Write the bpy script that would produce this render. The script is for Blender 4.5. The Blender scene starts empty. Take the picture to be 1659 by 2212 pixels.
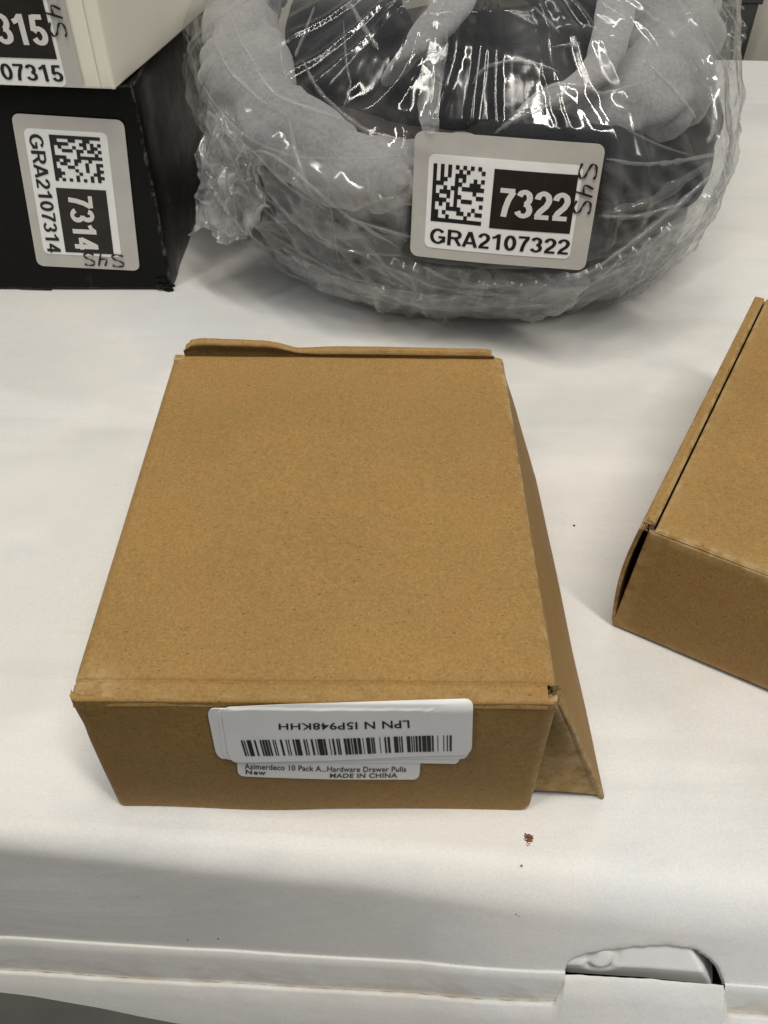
import bpy, math, random
import numpy as np
from mathutils import Vector, Matrix, noise
random.seed(7); rng = np.random.default_rng(7)
scene = bpy.context.scene
S = 0.32                     # metres per layout unit (camera height above the table = 1 unit)

# ------------------------------------------------------------------ camera
F = 1843.0; CX, CY = 829.5, 1106.0
_d = np.array([(816 - CX) / F, -(2952 - CY) / F, -1.0]); UP = -_d / np.linalg.norm(_d)
_f = np.array([0, 0, -1.0]); YA = _f - UP * _f.dot(UP); YA /= np.linalg.norm(YA)
XA = np.cross(YA, UP); RM = np.array([XA, YA, UP])
def ray(u, v): return RM @ np.array([(u - CX) / F, -(v - CY) / F, -1.0])
def atz(u, v, z=0.0):        # point of the level plane at height z
    r = ray(u, v); return r * ((z - 1) / r[2]) + np.array([0, 0, 1.0])
def aty(u, v, y):            # point of the upright plane at depth y
    r = ray(u, v); return r * (y / r[1]) + np.array([0, 0, 1.0])
cd = bpy.data.cameras.new('camera'); cam = bpy.data.objects.new('camera', cd)
scene.collection.objects.link(cam); scene.camera = cam
cd.sensor_fit = 'VERTICAL'; cd.sensor_height = 36; cd.sensor_width = 27; cd.lens = 36 * F / 2212
cd.clip_start = 0.01; cd.clip_end = 60
mw = Matrix.Identity(4)
for i in range(3):
    for j in range(3): mw[i][j] = RM[i][j]
mw[2][3] = S
cam.matrix_world = mw
scene.render.resolution_x = 768; scene.render.resolution_y = 1024

# ------------------------------------------------------------------ world, lamps, exposure
world = bpy.data.worlds.new('World'); scene.world = world; world.use_nodes = True
bg = world.node_tree.nodes['Background']; bg.inputs[0].default_value = (0.93, 0.96, 1.0, 1); bg.inputs[1].default_value = 0.265
def lamp(loc, aim, sx, sy, power, col=(1.0, 0.95, 0.87)):
    l = bpy.data.lights.new('ceiling_lamp', 'AREA'); l.shape = 'RECTANGLE'; l.size = sx; l.size_y = sy
    l.energy = power; l.color = col
    o = bpy.data.objects.new('ceiling_lamp', l); scene.collection.objects.link(o)
    o.location = loc; o.rotation_euler = (Vector(aim) - Vector(loc)).to_track_quat('-Z', 'Y').to_euler()
lamp((0.50, -0.22, 2.3), (0.10, 0.25, 0), 0.16, 1.3, 32)
lamp((-0.55, -0.12, 2.3), (0.0, 0.35, 0), 0.16, 1.3, 18)
lamp((0.15, 1.90, 2.2), (0.05, 0.35, 0), 1.2, 0.10, 6)
vs = scene.view_settings; vs.view_transform = 'Standard'; vs.look = 'None'; vs.exposure = 0.0; vs.gamma = 1.0

# ------------------------------------------------------------------ helpers
def root(name, label, cat, loc, group=None):
    o = bpy.data.objects.new(name, None); scene.collection.objects.link(o)
    o.empty_display_size = .02
    o.location = [c * S for c in loc]; o['label'] = label; o['category'] = cat
    if group: o['group'] = group
    return o
def rootloc(o):
    while o.parent: o = o.parent
    return np.array(o.location)
def mesh(name, verts, faces, mat, parent=None, smooth=True, wear=None, attr='wear', label=None):
    v = np.asarray(verts, float) * S
    if parent is not None: v = v - rootloc(parent)
    me = bpy.data.meshes.new(name); me.from_pydata(v.tolist(), [], [list(map(int, f)) for f in faces]); me.update()
    if smooth: me.shade_smooth()
    if wear is not None:
        a = me.attributes.new(attr, 'FLOAT', 'POINT'); a.data.foreach_set('value', np.asarray(wear, np.float32))
    me.materials.append(mat)
    o = bpy.data.objects.new(name, me); scene.collection.objects.link(o)
    if parent is not None: o.parent = parent
    if label: o['label'] = label
    return o
def gridfaces(n, m, off=0, wrap=False):
    f = []
    for i in range(n - 1):
        for j in range(m if wrap else m - 1):
            k = (j + 1) % m
            f.append((off + i * m + j, off + i * m + k, off + (i + 1) * m + k, off + (i + 1) * m + j))
    return f
def nz(p, s, seed=0): return noise.noise(Vector((p[0] * s + seed * 7.3, p[1] * s + seed * 1.7, p[2] * s - seed * 3.1)))
def slab(name, A, B, C, D, th, mat, parent, n=24, m=24, disp=None, rr=None, wearw=0.0, inward=None, label=None):
    """thick panel; A,B,C,D outer corners (A->B columns, A->D rows); thickness goes along -normal"""
    A, B, C, D = map(np.array, (A, B, C, D)); N = np.cross(D - A, B - A); N = N / np.linalg.norm(N)
    ref = rootloc(parent) / S + np.array([0, 0, .1])
    if N @ ((A + B + C + D) / 4 - ref) < 0: N = -N
    rr = rr or th * .5
    def par(k, L):
        r = min(.45, rr / L)
        e = [0, r * .08, r * .3, r * .6, r]; mid = np.linspace(r, 1 - r, k)[1:-1]
        return np.array(e + list(mid) + [1 - x for x in e[::-1]])
    us = par(n, np.linalg.norm(B - A)); vs_ = par(m, np.linalg.norm(D - A)); Lu = np.linalg.norm(B - A); Lv = np.linalg.norm(D - A)
    V = []; W = []
    for side in (0, 1):
        for v in vs_:
            for u in us:
                p = A * (1 - u) * (1 - v) + B * u * (1 - v) + C * u * v + D * (1 - u) * v
                d = min(u * Lu, (1 - u) * Lu, v * Lv, (1 - v) * Lv)
                q = min(1, d / rr); h = th * .5 * math.sqrt(max(0, 1 - (1 - q) ** 2))
                o = disp(u, v) if disp else np.zeros(3)
                c = p - N * th * .5 + o
                V.append(c + N * h * (1 if side == 0 else -1)); W.append(max(0, 1 - d / wearw) if wearw else 0)
    n_, m_ = len(vs_), len(us)
    f = gridfaces(n_, m_) + [t[::-1] for t in gridfaces(n_, m_, n_ * m_)]
    k = n_ * m_
    b = [j for j in range(m_)] + [i * m_ + m_ - 1 for i in range(1, n_)] + [(n_ - 1) * m_ + j for j in range(m_ - 2, -1, -1)] + [i * m_ for i in range(n_ - 2, 0, -1)]
    for i in range(len(b)):
        a, c = b[i], b[(i + 1) % len(b)]; f.append((c, a, a + k, c + k))
    return mesh(name, V, f, mat, parent, True, W, label=label)

# ------------------------------------------------------------------ materials
def newmat(name):
    m = bpy.data.materials.new(name); m.use_nodes = True; nt = m.node_tree
    return m, nt, nt.nodes['Principled BSDF']
def nd(nt, t, **kw):
    n = nt.nodes.new(t)
    for k, v in kw.items():
        if k.startswith('i_'): n.inputs[k[2:].replace('_', ' ')].default_value = v
        else: setattr(n, k, v)
    return n
def ramp(nt, src, stops):
    r = nt.nodes.new('ShaderNodeValToRGB'); el = r.color_ramp.elements
    while len(el) > 1: el.remove(el[-1])
    el[0].position = stops[0][0]; el[0].color = (*stops[0][1], 1)
    for p, c in stops[1:]:
        e = el.new(p); e.color = (*c, 1)
    nt.links.new(src, r.inputs[0]); return r.outputs[0]
def mixc(nt, fac, a, b, mode='MIX'):
    m = nt.nodes.new('ShaderNodeMix'); m.data_type = 'RGBA'; m.blend_type = mode
    if isinstance(fac, (int, float)): m.inputs[0].default_value = fac
    else: nt.links.new(fac, m.inputs[0])
    for i, x in ((6, a), (7, b)):
        if isinstance(x, tuple): m.inputs[i].default_value = (*x, 1)
        else: nt.links.new(x, m.inputs[i])
    return m.outputs[2]
def tex(nt, scale, detail=3, rough=.5, vec=None, dist=0):
    n = nd(nt, 'ShaderNodeTexNoise', i_Scale=scale, i_Detail=detail, i_Roughness=rough, i_Distortion=dist)
    if vec is None:
        tc = nt.nodes.get('TC') or nt.nodes.new('ShaderNodeTexCoord'); tc.name = 'TC'; vec = tc.outputs['Object']
    nt.links.new(vec, n.inputs['Vector']); return n.outputs['Fac']
def stretch(nt, sx, sy, sz, rot=(0, 0, 0)):
    tc = nt.nodes.get('TC') or nt.nodes.new('ShaderNodeTexCoord'); tc.name = 'TC'
    mp = nd(nt, 'ShaderNodeMapping'); mp.inputs['Scale'].default_value = (sx, sy, sz); mp.inputs['Rotation'].default_value = rot
    nt.links.new(tc.outputs['Object'], mp.inputs['Vector']); return mp.outputs['Vector']
def bump(nt, bs, h, strength, dist):
    b = nd(nt, 'ShaderNodeBump', i_Strength=strength, i_Distance=dist); nt.links.new(h, b.inputs['Height'])
    nt.links.new(b.outputs[0], bs.inputs['Normal']); return b

def mat_card(name, base, wearc):
    m, nt, bs = newmat(name)
    big = tex(nt, 14, 3, .6)
    c = ramp(nt, big, [(.3, tuple(x * .93 for x in base)), (.7, tuple(x * 1.07 for x in base))])
    red = ramp(nt, tex(nt, 30, 4, .6), [(.52, (0, 0, 0)), (.72, (1, 1, 1))])
    c = mixc(nt, red, c, (base[0] * 1.02, base[1] * .93, base[2] * .95))
    fine = ramp(nt, tex(nt, 900, 3, .7), [(.34, (.84, .83, .80)), (.66, (1.15, 1.15, 1.16))])
    c = mixc(nt, 1.0, c, fine, 'MULTIPLY')
    mid = ramp(nt, tex(nt, 330, 3, .65), [(.36, (.955, .95, .94)), (.64, (1.045, 1.045, 1.05))])
    c = mixc(nt, 1.0, c, mid, 'MULTIPLY')
    for k, (rot, sc_, rad_, prob) in enumerate(((.5, 300, .20, .80), (1.9, 420, .22, .72), (2.6, 190, .13, .84))):
        v = stretch(nt, 1.0, 2.4, 1.5, (0.2, .1, rot)); vo = nt.nodes.new('ShaderNodeTexVoronoi'); vo.inputs['Scale'].default_value = sc_
        nt.links.new(v, vo.inputs['Vector'])
        ds = nd(nt, 'ShaderNodeMath', operation='LESS_THAN'); nt.links.new(vo.outputs['Distance'], ds.inputs[0]); ds.inputs[1].default_value = rad_
        sp_ = nt.nodes.new('ShaderNodeSeparateColor'); nt.links.new(vo.outputs['Color'], sp_.inputs[0])
        g_ = nd(nt, 'ShaderNodeMapRange'); nt.links.new(sp_.outputs[0], g_.inputs[0]); g_.inputs[1].default_value = prob; g_.inputs[2].default_value = 1.0; g_.inputs[4].default_value = .75
        mm = nd(nt, 'ShaderNodeMath', operation='MULTIPLY'); nt.links.new(ds.outputs[0], mm.inputs[0]); nt.links.new(g_.outputs[0], mm.inputs[1])
        c = mixc(nt, mm.outputs[0], c, (base[0] * .40, base[1] * .32, base[2] * .25))
        h_ = nd(nt, 'ShaderNodeMapRange'); nt.links.new(sp_.outputs[1], h_.inputs[0]); h_.inputs[1].default_value = prob + .08; h_.inputs[2].default_value = 1.0; h_.inputs[4].default_value = .4
        m3 = nd(nt, 'ShaderNodeMath', operation='MULTIPLY'); nt.links.new(ds.outputs[0], m3.inputs[0]); nt.links.new(h_.outputs[0], m3.inputs[1])
        c = mixc(nt, m3.outputs[0], c, (base[0] * 1.5, base[1] * 1.6, base[2] * 2.2))
    for k, rot in enumerate(()):
        v = stretch(nt, 1.0, 2.6, 1.4, (0.2, .1, rot))
        fl = ramp(nt, tex(nt, 520 + 60 * k, 1.5, .4, v, 0.6), [(.725, (0, 0, 0)), (.78, (1, 1, 1))])
        mm = nd(nt, 'ShaderNodeMath', operation='MULTIPLY'); nt.links.new(fl, mm.inputs[0]); mm.inputs[1].default_value = .62
        c = mixc(nt, mm.outputs[0], c, (base[0] * .38, base[1] * .3, base[2] * .22))
    li = ramp(nt, tex(nt, 420, 1.5, .4, stretch(nt, 1.7, 1, 1.2, (0, 0, 1.1)), .5), [(.73, (0, 0, 0)), (.79, (.5, .5, .5))])
    c = mixc(nt, li, c, (base[0] * 1.45, base[1] * 1.55, base[2] * 2.0))
    at = nd(nt, 'ShaderNodeAttribute', attribute_name='wear')
    wn = ramp(nt, tex(nt, 160, 4, .7), [(.38, (0, 0, 0)), (.62, (1, 1, 1))])
    wm = nd(nt, 'ShaderNodeMath', operation='MULTIPLY'); nt.links.new(at.outputs['Fac'], wm.inputs[0]); nt.links.new(wn, wm.inputs[1])
    c = mixc(nt, wm.outputs[0], c, wearc)
    nt.links.new(c, bs.inputs['Base Color']); bs.inputs['Roughness'].default_value = .72
    bs.inputs['Specular IOR Level'].default_value = .3
    b1 = bump(nt, bs, tex(nt, 500, 4, .65), .22, .0006)
    b2_ = nd(nt, 'ShaderNodeBump', i_Strength=.16, i_Distance=.004); nt.links.new(tex(nt, 38, 3, .5), b2_.inputs['Height']); nt.links.new(b2_.outputs[0], b1.inputs['Normal'])
    return m
M_CARD = mat_card('kraft_cardboard', (.298, .179, .056), (.50, .36, .18))
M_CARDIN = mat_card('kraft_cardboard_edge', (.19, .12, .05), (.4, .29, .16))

def mat_table():
    m, nt, bs = newmat('white_laminate')
    c = ramp(nt, tex(nt, 7, 4, .6), [(.30, (.69, .69, .67)), (.42, (.73, .715, .675)), (.52, (.745, .725, .69)), (.62, (.68, .69, .685)), (.75, (.73, .72, .69))])
    pa = ramp(nt, tex(nt, 3.2, 5, .55, stretch(nt, .7, 1.5, 1)), [(.44, (1, 1, 1)), (.49, (.91, .91, .905)), (.60, (.94, .945, .945)), (.66, (1, 1, 1))])
    c = mixc(nt, 1.0, c, pa, 'MULTIPLY')
    wi = ramp(nt, tex(nt, 16, 4, .6, stretch(nt, .18, 2.2, 1, (0, 0, .08))), [(.55, (1, 1, 1)), (.72, (.93, .93, .925))])
    c = mixc(nt, 1.0, c, wi, 'MULTIPLY')
    g = ramp(nt, tex(nt, 1100, 2, .7), [(.3, (.94, .94, .94)), (.7, (1.06, 1.06, 1.06))])
    c = mixc(nt, 1.0, c, g, 'MULTIPLY')
    sm = ramp(nt, tex(nt, 26, 5, .7, stretch(nt, .5, 1.6, 1)), [(.60, (1, 1, 1)), (.74, (.93, .92, .90))])
    c = mixc(nt, 1.0, c, sm, 'MULTIPLY')
    sc = ramp(nt, tex(nt, 60, 3, .6, stretch(nt, .25, 3, 1, (0, 0, .6))), [(.72, (1, 1, 1)), (.76, (.9, .89, .88))])
    c = mixc(nt, 1.0, c, sc, 'MULTIPLY')
    at = nd(nt, 'ShaderNodeAttribute', attribute_name='wear')
    wn = ramp(nt, tex(nt, 140, 4, .75, stretch(nt, .35, 1, 1)), [(.40, (0, 0, 0)), (.62, (1, 1, 1))])
    wm = nd(nt, 'ShaderNodeMath', operation='MULTIPLY'); nt.links.new(at.outputs['Fac'], wm.inputs[0]); nt.links.new(wn, wm.inputs[1])
    c = mixc(nt, wm.outputs[0], c, (.56, .52, .46))
    nt.links.new(c, bs.inputs['Base Color']); bs.inputs['Roughness'].default_value = .48
    bs.inputs['Specular IOR Level'].default_value = .35
    b1 = bump(nt, bs, tex(nt, 240, 5, .6), .14, .0006)
    b2_ = nd(nt, 'ShaderNodeBump', i_Strength=.22, i_Distance=.005); nt.links.new(tex(nt, 9, 4, .6, stretch(nt, .6, 1.8, 1), .6), b2_.inputs['Height']); nt.links.new(b2_.outputs[0], b1.inputs['Normal'])
    return m
M_TABLE = mat_table()
def simple(name, col, rough=.5, spec=.5, n_s=None, var=.12, bs_=None, metal=0):
    m, nt, bs = newmat(name)
    if n_s:
        c = ramp(nt, tex(nt, n_s, 4, .6), [(.3, tuple(x * (1 - var) for x in col)), (.7, tuple(min(1, x * (1 + var)) for x in col))])
        nt.links.new(c, bs.inputs['Base Color'])
    else: bs.inputs['Base Color'].default_value = (*col, 1)
    if bs_: bump(nt, bs, tex(nt, bs_[0], 4, .6), bs_[1], bs_[2])
    bs.inputs['Roughness'].default_value = rough; bs.inputs['Specular IOR Level'].default_value = spec; bs.inputs['Metallic'].default_value = metal
    return m
M_PAPER = simple('white_sticker_paper', (.88, .88, .86), .42, .45, 120, .03, (90, .12, .0006))
M_SILVER = simple('grey_sticker_border', (.52, .505, .465), .34, .5, 60, .06, (70, .15, .0007))
M_INK = simple('black_ink', (.012, .012, .013), .45, .4, 200, .3)
M_INKP = simple('printed_black_block', (.016, .012, .010), .42, .4, 90, .4)
M_PRINTW = simple('white_print', (.74, .73, .70), .45, .4, 200, .03)
M_MARK = simple('marker_ink', (.02, .02, .024), .5, .3, 200, .4)
M_CREAM = simple('cream_coated_card', (.84, .81, .69), .42, .45, 8, .05, (30, .1, .001))
M_PLATE = simple('grey_white_moulded_plastic', (.86, .86, .84), .45, .4, 40, .06, (60, .1, .001))
M_FLOOR = simple('dark_concrete', (.055, .055, .05), .7, .3, 3, .3)
M_WALL = simple('beige_painted_panel', (.52, .49, .42), .6, .3, 4, .05)
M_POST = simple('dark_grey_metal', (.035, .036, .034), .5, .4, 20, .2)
M_SPECK = simple('brown_crumb', (.16, .065, .03), .7, .3, 900, .5)
M_SPECKD = simple('dark_grit', (.05, .035, .03), .7, .3, 900, .4)
def mat_blackbox():
    m, nt, bs = newmat('black_coated_card')
    c = ramp(nt, tex(nt, 9, 3, .5), [(.35, (.004, .004, .004)), (.65, (.007, .007, .007))])
    rub = ramp(nt, tex(nt, 50, 5, .75, stretch(nt, 1, 1, .22)), [(.62, (0, 0, 0)), (.80, (.45, .45, .45))])
    c = mixc(nt, rub, c, (.07, .06, .05))
    at = nd(nt, 'ShaderNodeAttribute', attribute_name='wear')
    wn = ramp(nt, tex(nt, 110, 5, .8), [(.47, (0, 0, 0)), (.64, (1, 1, 1))])
    wm = nd(nt, 'ShaderNodeMath', operation='MULTIPLY'); nt.links.new(at.outputs['Fac'], wm.inputs[0]); nt.links.new(wn, wm.inputs[1])
    c = mixc(nt, wm.outputs[0], c, (.15, .14, .125))
    nt.links.new(c, bs.inputs['Base Color'])
    r = ramp(nt, tex(nt, 30, 4, .7), [(.3, (.24, .24, .24)), (.7, (.42, .42, .42))]); nt.links.new(r, bs.inputs['Roughness'])
    bs.inputs['Specular IOR Level'].default_value = .12
    bump(nt, bs, tex(nt, 60, 4, .6), .18, .0012)
    return m
M_BLACK = mat_blackbox()
def mat_fabric(name, c0, c1, rough=.95, sc=420, sheen=.4):
    m, nt, bs = newmat(name)
    c = ramp(nt, tex(nt, 16, 4, .6), [(.3, c0), (.7, c1)])
    g = ramp(nt, tex(nt, sc, 3, .7), [(.3, (.8, .8, .8)), (.7, (1.15, 1.15, 1.15))])
    c = mixc(nt, 1.0, c, g, 'MULTIPLY')
    nt.links.new(c, bs.inputs['Base Color']); bs.inputs['Roughness'].default_value = rough
    bs.inputs['Sheen Weight'].default_value = sheen; bs.inputs['Specular IOR Level'].default_value = .2
    bump(nt, bs, tex(nt, sc, 3, .7), .5, .0012)
    return m
M_GREY = mat_fabric('light_grey_plush', (.24, .235, .235), (.37, .36, .355))
M_BLKF = mat_fabric('black_fabric', (.006, .007, .008), (.013, .015, .018), .8, 500, .0)
M_CHAR = mat_fabric('charcoal_fabric', (.06, .068, .068), (.10, .11, .11), .9, 420, .2)
M_MESH = mat_fabric('dark_brown_mesh', (.028, .02, .017), (.055, .042, .037), .8, 600, .1)
def mat_film(name, milk, gl=1.0, rough=.09):
    m, nt, bs = newmat(name); nt.nodes.remove(bs); out = nt.nodes['Material Output']
    rv = nd(nt, 'ShaderNodeMapRange'); rv.inputs[3].default_value = .03; rv.inputs[4].default_value = .26; rv.inputs[1].default_value = .35; rv.inputs[2].default_value = .7
    nt.links.new(tex(nt, 35, 3, .6), rv.inputs[0])
    tr = nd(nt, 'ShaderNodeBsdfTransparent'); tr.inputs[0].default_value = (.95, .955, .955, 1)
    gs = nd(nt, 'ShaderNodeBsdfGlossy'); gs.inputs['Roughness'].default_value = rough; gs.inputs[0].default_value = (1, 1, 1, 1); nt.links.new(rv.outputs[0], gs.inputs['Roughness'])
    df = nd(nt, 'ShaderNodeBsdfDiffuse'); df.inputs[0].default_value = (.80, .80, .79, 1)
    tl = nd(nt, 'ShaderNodeBsdfTranslucent'); tl.inputs[0].default_value = (.75, .75, .74, 1)
    ml = nd(nt, 'ShaderNodeMixShader'); ml.inputs[0].default_value = .45
    nt.links.new(df.outputs[0], ml.inputs[1]); nt.links.new(tl.outputs[0], ml.inputs[2])
    at = nd(nt, 'ShaderNodeAttribute', attribute_name='fold')
    cl = ramp(nt, tex(nt, 24, 5, .65, stretch(nt, 1, 1, 1), 1.2), [(.35, (.3, .3, .3)), (.75, (1.9, 1.9, 1.9))])
    m1 = nd(nt, 'ShaderNodeMath', operation='MULTIPLY'); nt.links.new(cl, m1.inputs[0]); m1.inputs[1].default_value = milk
    m2 = nd(nt, 'ShaderNodeMath', operation='MULTIPLY_ADD'); nt.links.new(at.outputs['Fac'], m2.inputs[0]); m2.inputs[1].default_value = .55
    nt.links.new(m1.outputs[0], m2.inputs[2]); m2.use_clamp = True
    a = nd(nt, 'ShaderNodeMixShader'); nt.links.new(m2.outputs[0], a.inputs[0]); nt.links.new(tr.outputs[0], a.inputs[1]); nt.links.new(ml.outputs[0], a.inputs[2])
    fr = nd(nt, 'ShaderNodeLayerWeight', i_Blend=.5)
    fp_ = nd(nt, 'ShaderNodeMath', operation='POWER'); nt.links.new(fr.outputs['Facing'], fp_.inputs[0]); fp_.inputs[1].default_value = 4.0
    fm = nd(nt, 'ShaderNodeMath', operation='MULTIPLY_ADD'); nt.links.new(fp_.outputs[0], fm.inputs[0]); fm.inputs[1].default_value = .5 * gl; fm.inputs[2].default_value = .034 * gl; fm.use_clamp = True
    b = nd(nt, 'ShaderNodeMixShader'); nt.links.new(fm.outputs[0], b.inputs[0]); nt.links.new(a.outputs[0], b.inputs[1]); nt.links.new(gs.outputs[0], b.inputs[2])
    bm = nd(nt, 'ShaderNodeBump', i_Strength=.14, i_Distance=.0015); nt.links.new(tex(nt, 40, 3, .6, stretch(nt, 1, 1, .5), .8), bm.inputs['Height'])
    nt.links.new(bm.outputs[0], gs.inputs['Normal']); nt.links.new(bm.outputs[0], fr.inputs['Normal'])
    nt.links.new(b.outputs[0], out.inputs[0]); return m
M_FILM = mat_film('clear_plastic_film', .022, 1.15)
M_FILM2 = mat_film('gathered_plastic_film', .30, 1.6)

# ------------------------------------------------------------------ the setting: floor, wall
fz = -2.4
o = mesh('floor', [(-30, -30, fz), (30, -30, fz), (30, 40, fz), (-30, 40, fz)], [(0, 1, 2, 3)], M_FLOOR, None, False); o['kind'] = 'structure'

# ------------------------------------------------------------------ table
ANG = math.radians(-2.9); TX = np.array([math.cos(ANG), math.sin(ANG), 0]); TD = np.array([math.sin(ANG), -math.cos(ANG), 0])   # along / towards the viewer
T0 = np.array([.0032, .446, 0])
tb = root('work_table', 'white laminate table with rolled front edge and torn slot, under all the boxes', 'table', (0, 1, fz))
def slp(s): return math.radians(float(np.interp(s, [-.6, -.2, .05, .2, .45, .8], [84, 81, 76, 67, 56, 48])))  # roll steepened towards the left so its shape imitates a shadow lying there
def slope_pt(s, t):           # arc length t down the rolled edge, s along it
    R = float(np.interp(s, [-.5, 0, .4], [.028, .05, .09])); sl = slp(s)
    a = min(t / R, sl)
    d = R * math.sin(a); z = -R * (1 - math.cos(a))
    if t > R * sl: d += (t - R * sl) * math.cos(sl); z -= (t - R * sl) * math.sin(sl)
    return T0 + TX * s + TD * d + np.array([0, 0, z])
def px_to_st(u, v):
    r = ray(u, v); best = None
    s, t = 0.0, .1
    o_ = np.array([0, 0, 1.0])
    for _ in range(40):
        P = slope_pt(s, t); e = 1e-4
        Ps = (slope_pt(s + e, t) - P) / e; Pt = (slope_pt(s, t + e) - P) / e
        k = np.linalg.lstsq(np.array([Ps, Pt, -r]).T, o_ - P, rcond=None)[0]
        s += k[0] * .8; t += k[1] * .8
    return s, t
hs = [px_to_st(u, v) for u, v in ((1221, 2093), (1224, 2079), (1238, 2066), (1268, 2056), (1320, 2049), (1370, 2042), (1420, 2039), (1470, 2041), (1510, 2049), (1538, 2068), (1554, 2088), (1566, 2118))]
_l = [px_to_st(u, v) for u, v in ((-60, 2018), (0, 2022), (400, 2047), (830, 2072), (1215, 2097), (1400, 2108), (1640, 2128), (1700, 2132))]
def L1(s): return float(np.interp(s, [p[0] for p in _l], [p[1] for p in _l]))
hx = [p[0] for p in hs]; ht = [p[1] for p in hs]; s0, s1 = hx[0], hx[-1]
def tmax(s):
    if s <= s0 or s >= s1: return L1(s)
    return min(L1(s), float(np.interp(s, hx, ht))) + .0016 * nz((s, 0, 0), 70) + .001 * nz((s, 3, 0), 220)
ss = np.unique(np.concatenate([np.linspace(-2.6, -.7, 30), np.linspace(-.7, s0 - 1e-5, 150), [s0 + 1e-5], np.linspace(s0, s1, 120)[1:-1], [s1 - 1e-5], np.linspace(s1 + 1e-5, .8, 60), np.linspace(.8, 3.2, 30)]))
def wav(s, y): return .0012 * nz((s, y, 0), 3.0) + .0007 * nz((s, y, 0), 9)
V = []; W = []; rows = 26; TH = .012
for s in ss:                  # rolled slope surface with the slot cut from its lower edge
    tm = tmax(s)
    for k in range(rows):
        t = tm * k / (rows - 1)
        P = slope_pt(s, t) + np.array([0, 0, wav(s, -t)])
        V.append(P); W.append(.55 * max(0, 1 - (tm - t) / .01) if (s0 < s < s1) else 0)
    P = slope_pt(s, tm)
    V.append(P + np.array([0, 0, -.003]) + TD * .001); W.append(.5)
    V.append(P + np.array([0, 0, -TH]) - TD * .002); W.append(.6)
n = len(ss); mesh('rolled_edge', V, [f[::-1] for f in gridfaces(n, rows + 2)], M_TABLE, tb, True, W)
# flat top
ys = np.concatenate([[0], np.geomspace(.02, 2.9, 40)]); sx = np.concatenate([np.linspace(-2.6, -.8, 12), np.linspace(-.7, .9, 60), np.linspace(1, 3.2, 12)])
V = [T0 + TX * s - TD * y + np.array([0, 0, wav(s, y)]) for s in sx for y in ys]
mesh('tabletop', V, gridfaces(len(sx), len(ys)), M_TABLE, tb)
# moulded lip below the slope: bead, groove, rounded apron, underside
def lipfn(s):
    P = slope_pt(s, L1(s)); sl = slp(s)
    dn = TD * math.cos(sl) + np.array([0, 0, -math.sin(sl)]); nn = TD * math.sin(sl) + np.array([0, 0, math.cos(sl)])
    return P, dn, nn
ZU = np.array([0, 0, 1.0])
def fac(s): return float(np.interp(s, [-.4, .1, .35], [2.5, 1.8, 1.15]))
bead = [(0, 0), (.0012, .0010), (.0035, -.0005), (.008, -.007), (.013, -.016), (.019, -.027), (.0205, -.031)]
apron = [(.0205, -.031), (.0225, -.026), (.028, -.0245), (.040, -.0265), (.055, -.034), (.066, -.048), (.072, -.066), (.073, -.09), (.065, -.10), (.0, -.105)]
for a0, a1 in ((-2.6, s0), (s1, 3.2)):
    sb = [s for s in ss if a0 <= s <= a1]; V = []; W = []
    for s in sb:
        P, dn, nn = lipfn(s); dn, nn = TD, ZU; j = .0004 * nz((s, 0, 5), 45)
        for i, (a, b) in enumerate(bead): V.append(P + dn * (a + (j if i > 3 else 0)) + nn * (b * (fac(s) if b < 0 else 1) + .0006 * nz((s, i, 0), 60))); W.append((0, 0, 0, .15, .55, 1, 1)[i])
    mesh('bead_moulding', V, [f[::-1] for f in gridfaces(len(sb), len(bead))], M_TABLE, tb, True, W)
V = []; W = []
for s in ss:
    P, dn, nn = lipfn(s); dn, nn = TD, ZU
    for i, (a, b) in enumerate(apron):
        j = .0007 * nz((s, 0, 9), 60) if i < 3 else 0
        inn = s0 < s < s1
        fs = max(0, min(1, (s - s0 + .005) / .005, (s1 + .005 - s) / .005))
        if i < 5: a += (-.019, -.0145, -.004, 0, 0)[i] * fs; b += (.027, .0195, .004, 0, 0)[i] * fs
        b -= (fac(s) - 1) * .031 * (1 - (fs if i < 2 else 0)); a = .0205 + (a - .0205) * float(np.interp(s, [-.4, .1, .4], [.84, .92, 1]))
        b -= max(0, a - .024) * float(np.interp(s, [-.4, .1, .5], [2.6, 1.6, .6])); V.append(P + dn * (a + j) + nn * (b + .001 * nz((s, i, 2), 8))); W.append((1, .8, .35, .1, 0, 0, .1, .3, .3, 0)[i] * (.3 if inn else 1))
mesh('apron', V, [f[::-1] for f in gridfaces(len(ss), len(apron))], M_TABLE, tb, True, W)
# lower rail in the dark under the apron
P0, dn, nn = lipfn(0)
V = []
for s in (-2.6, 3.2):
    Pp = P0 + TX * s
    for a, z in ((-.5, -.20), (.6, -.20), (.6, -.34), (-.5, -.34)): V.append(Pp + TD * a + np.array([0, 0, z]))
mesh('lower_shelf', V, [(0, 1, 5, 4), (1, 2, 6, 5), (2, 3, 7, 6), (3, 0, 4, 7)], simple('grey_painted_rail', (.05, .05, .043), .6, .3, 30, .15), tb, False)
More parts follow.
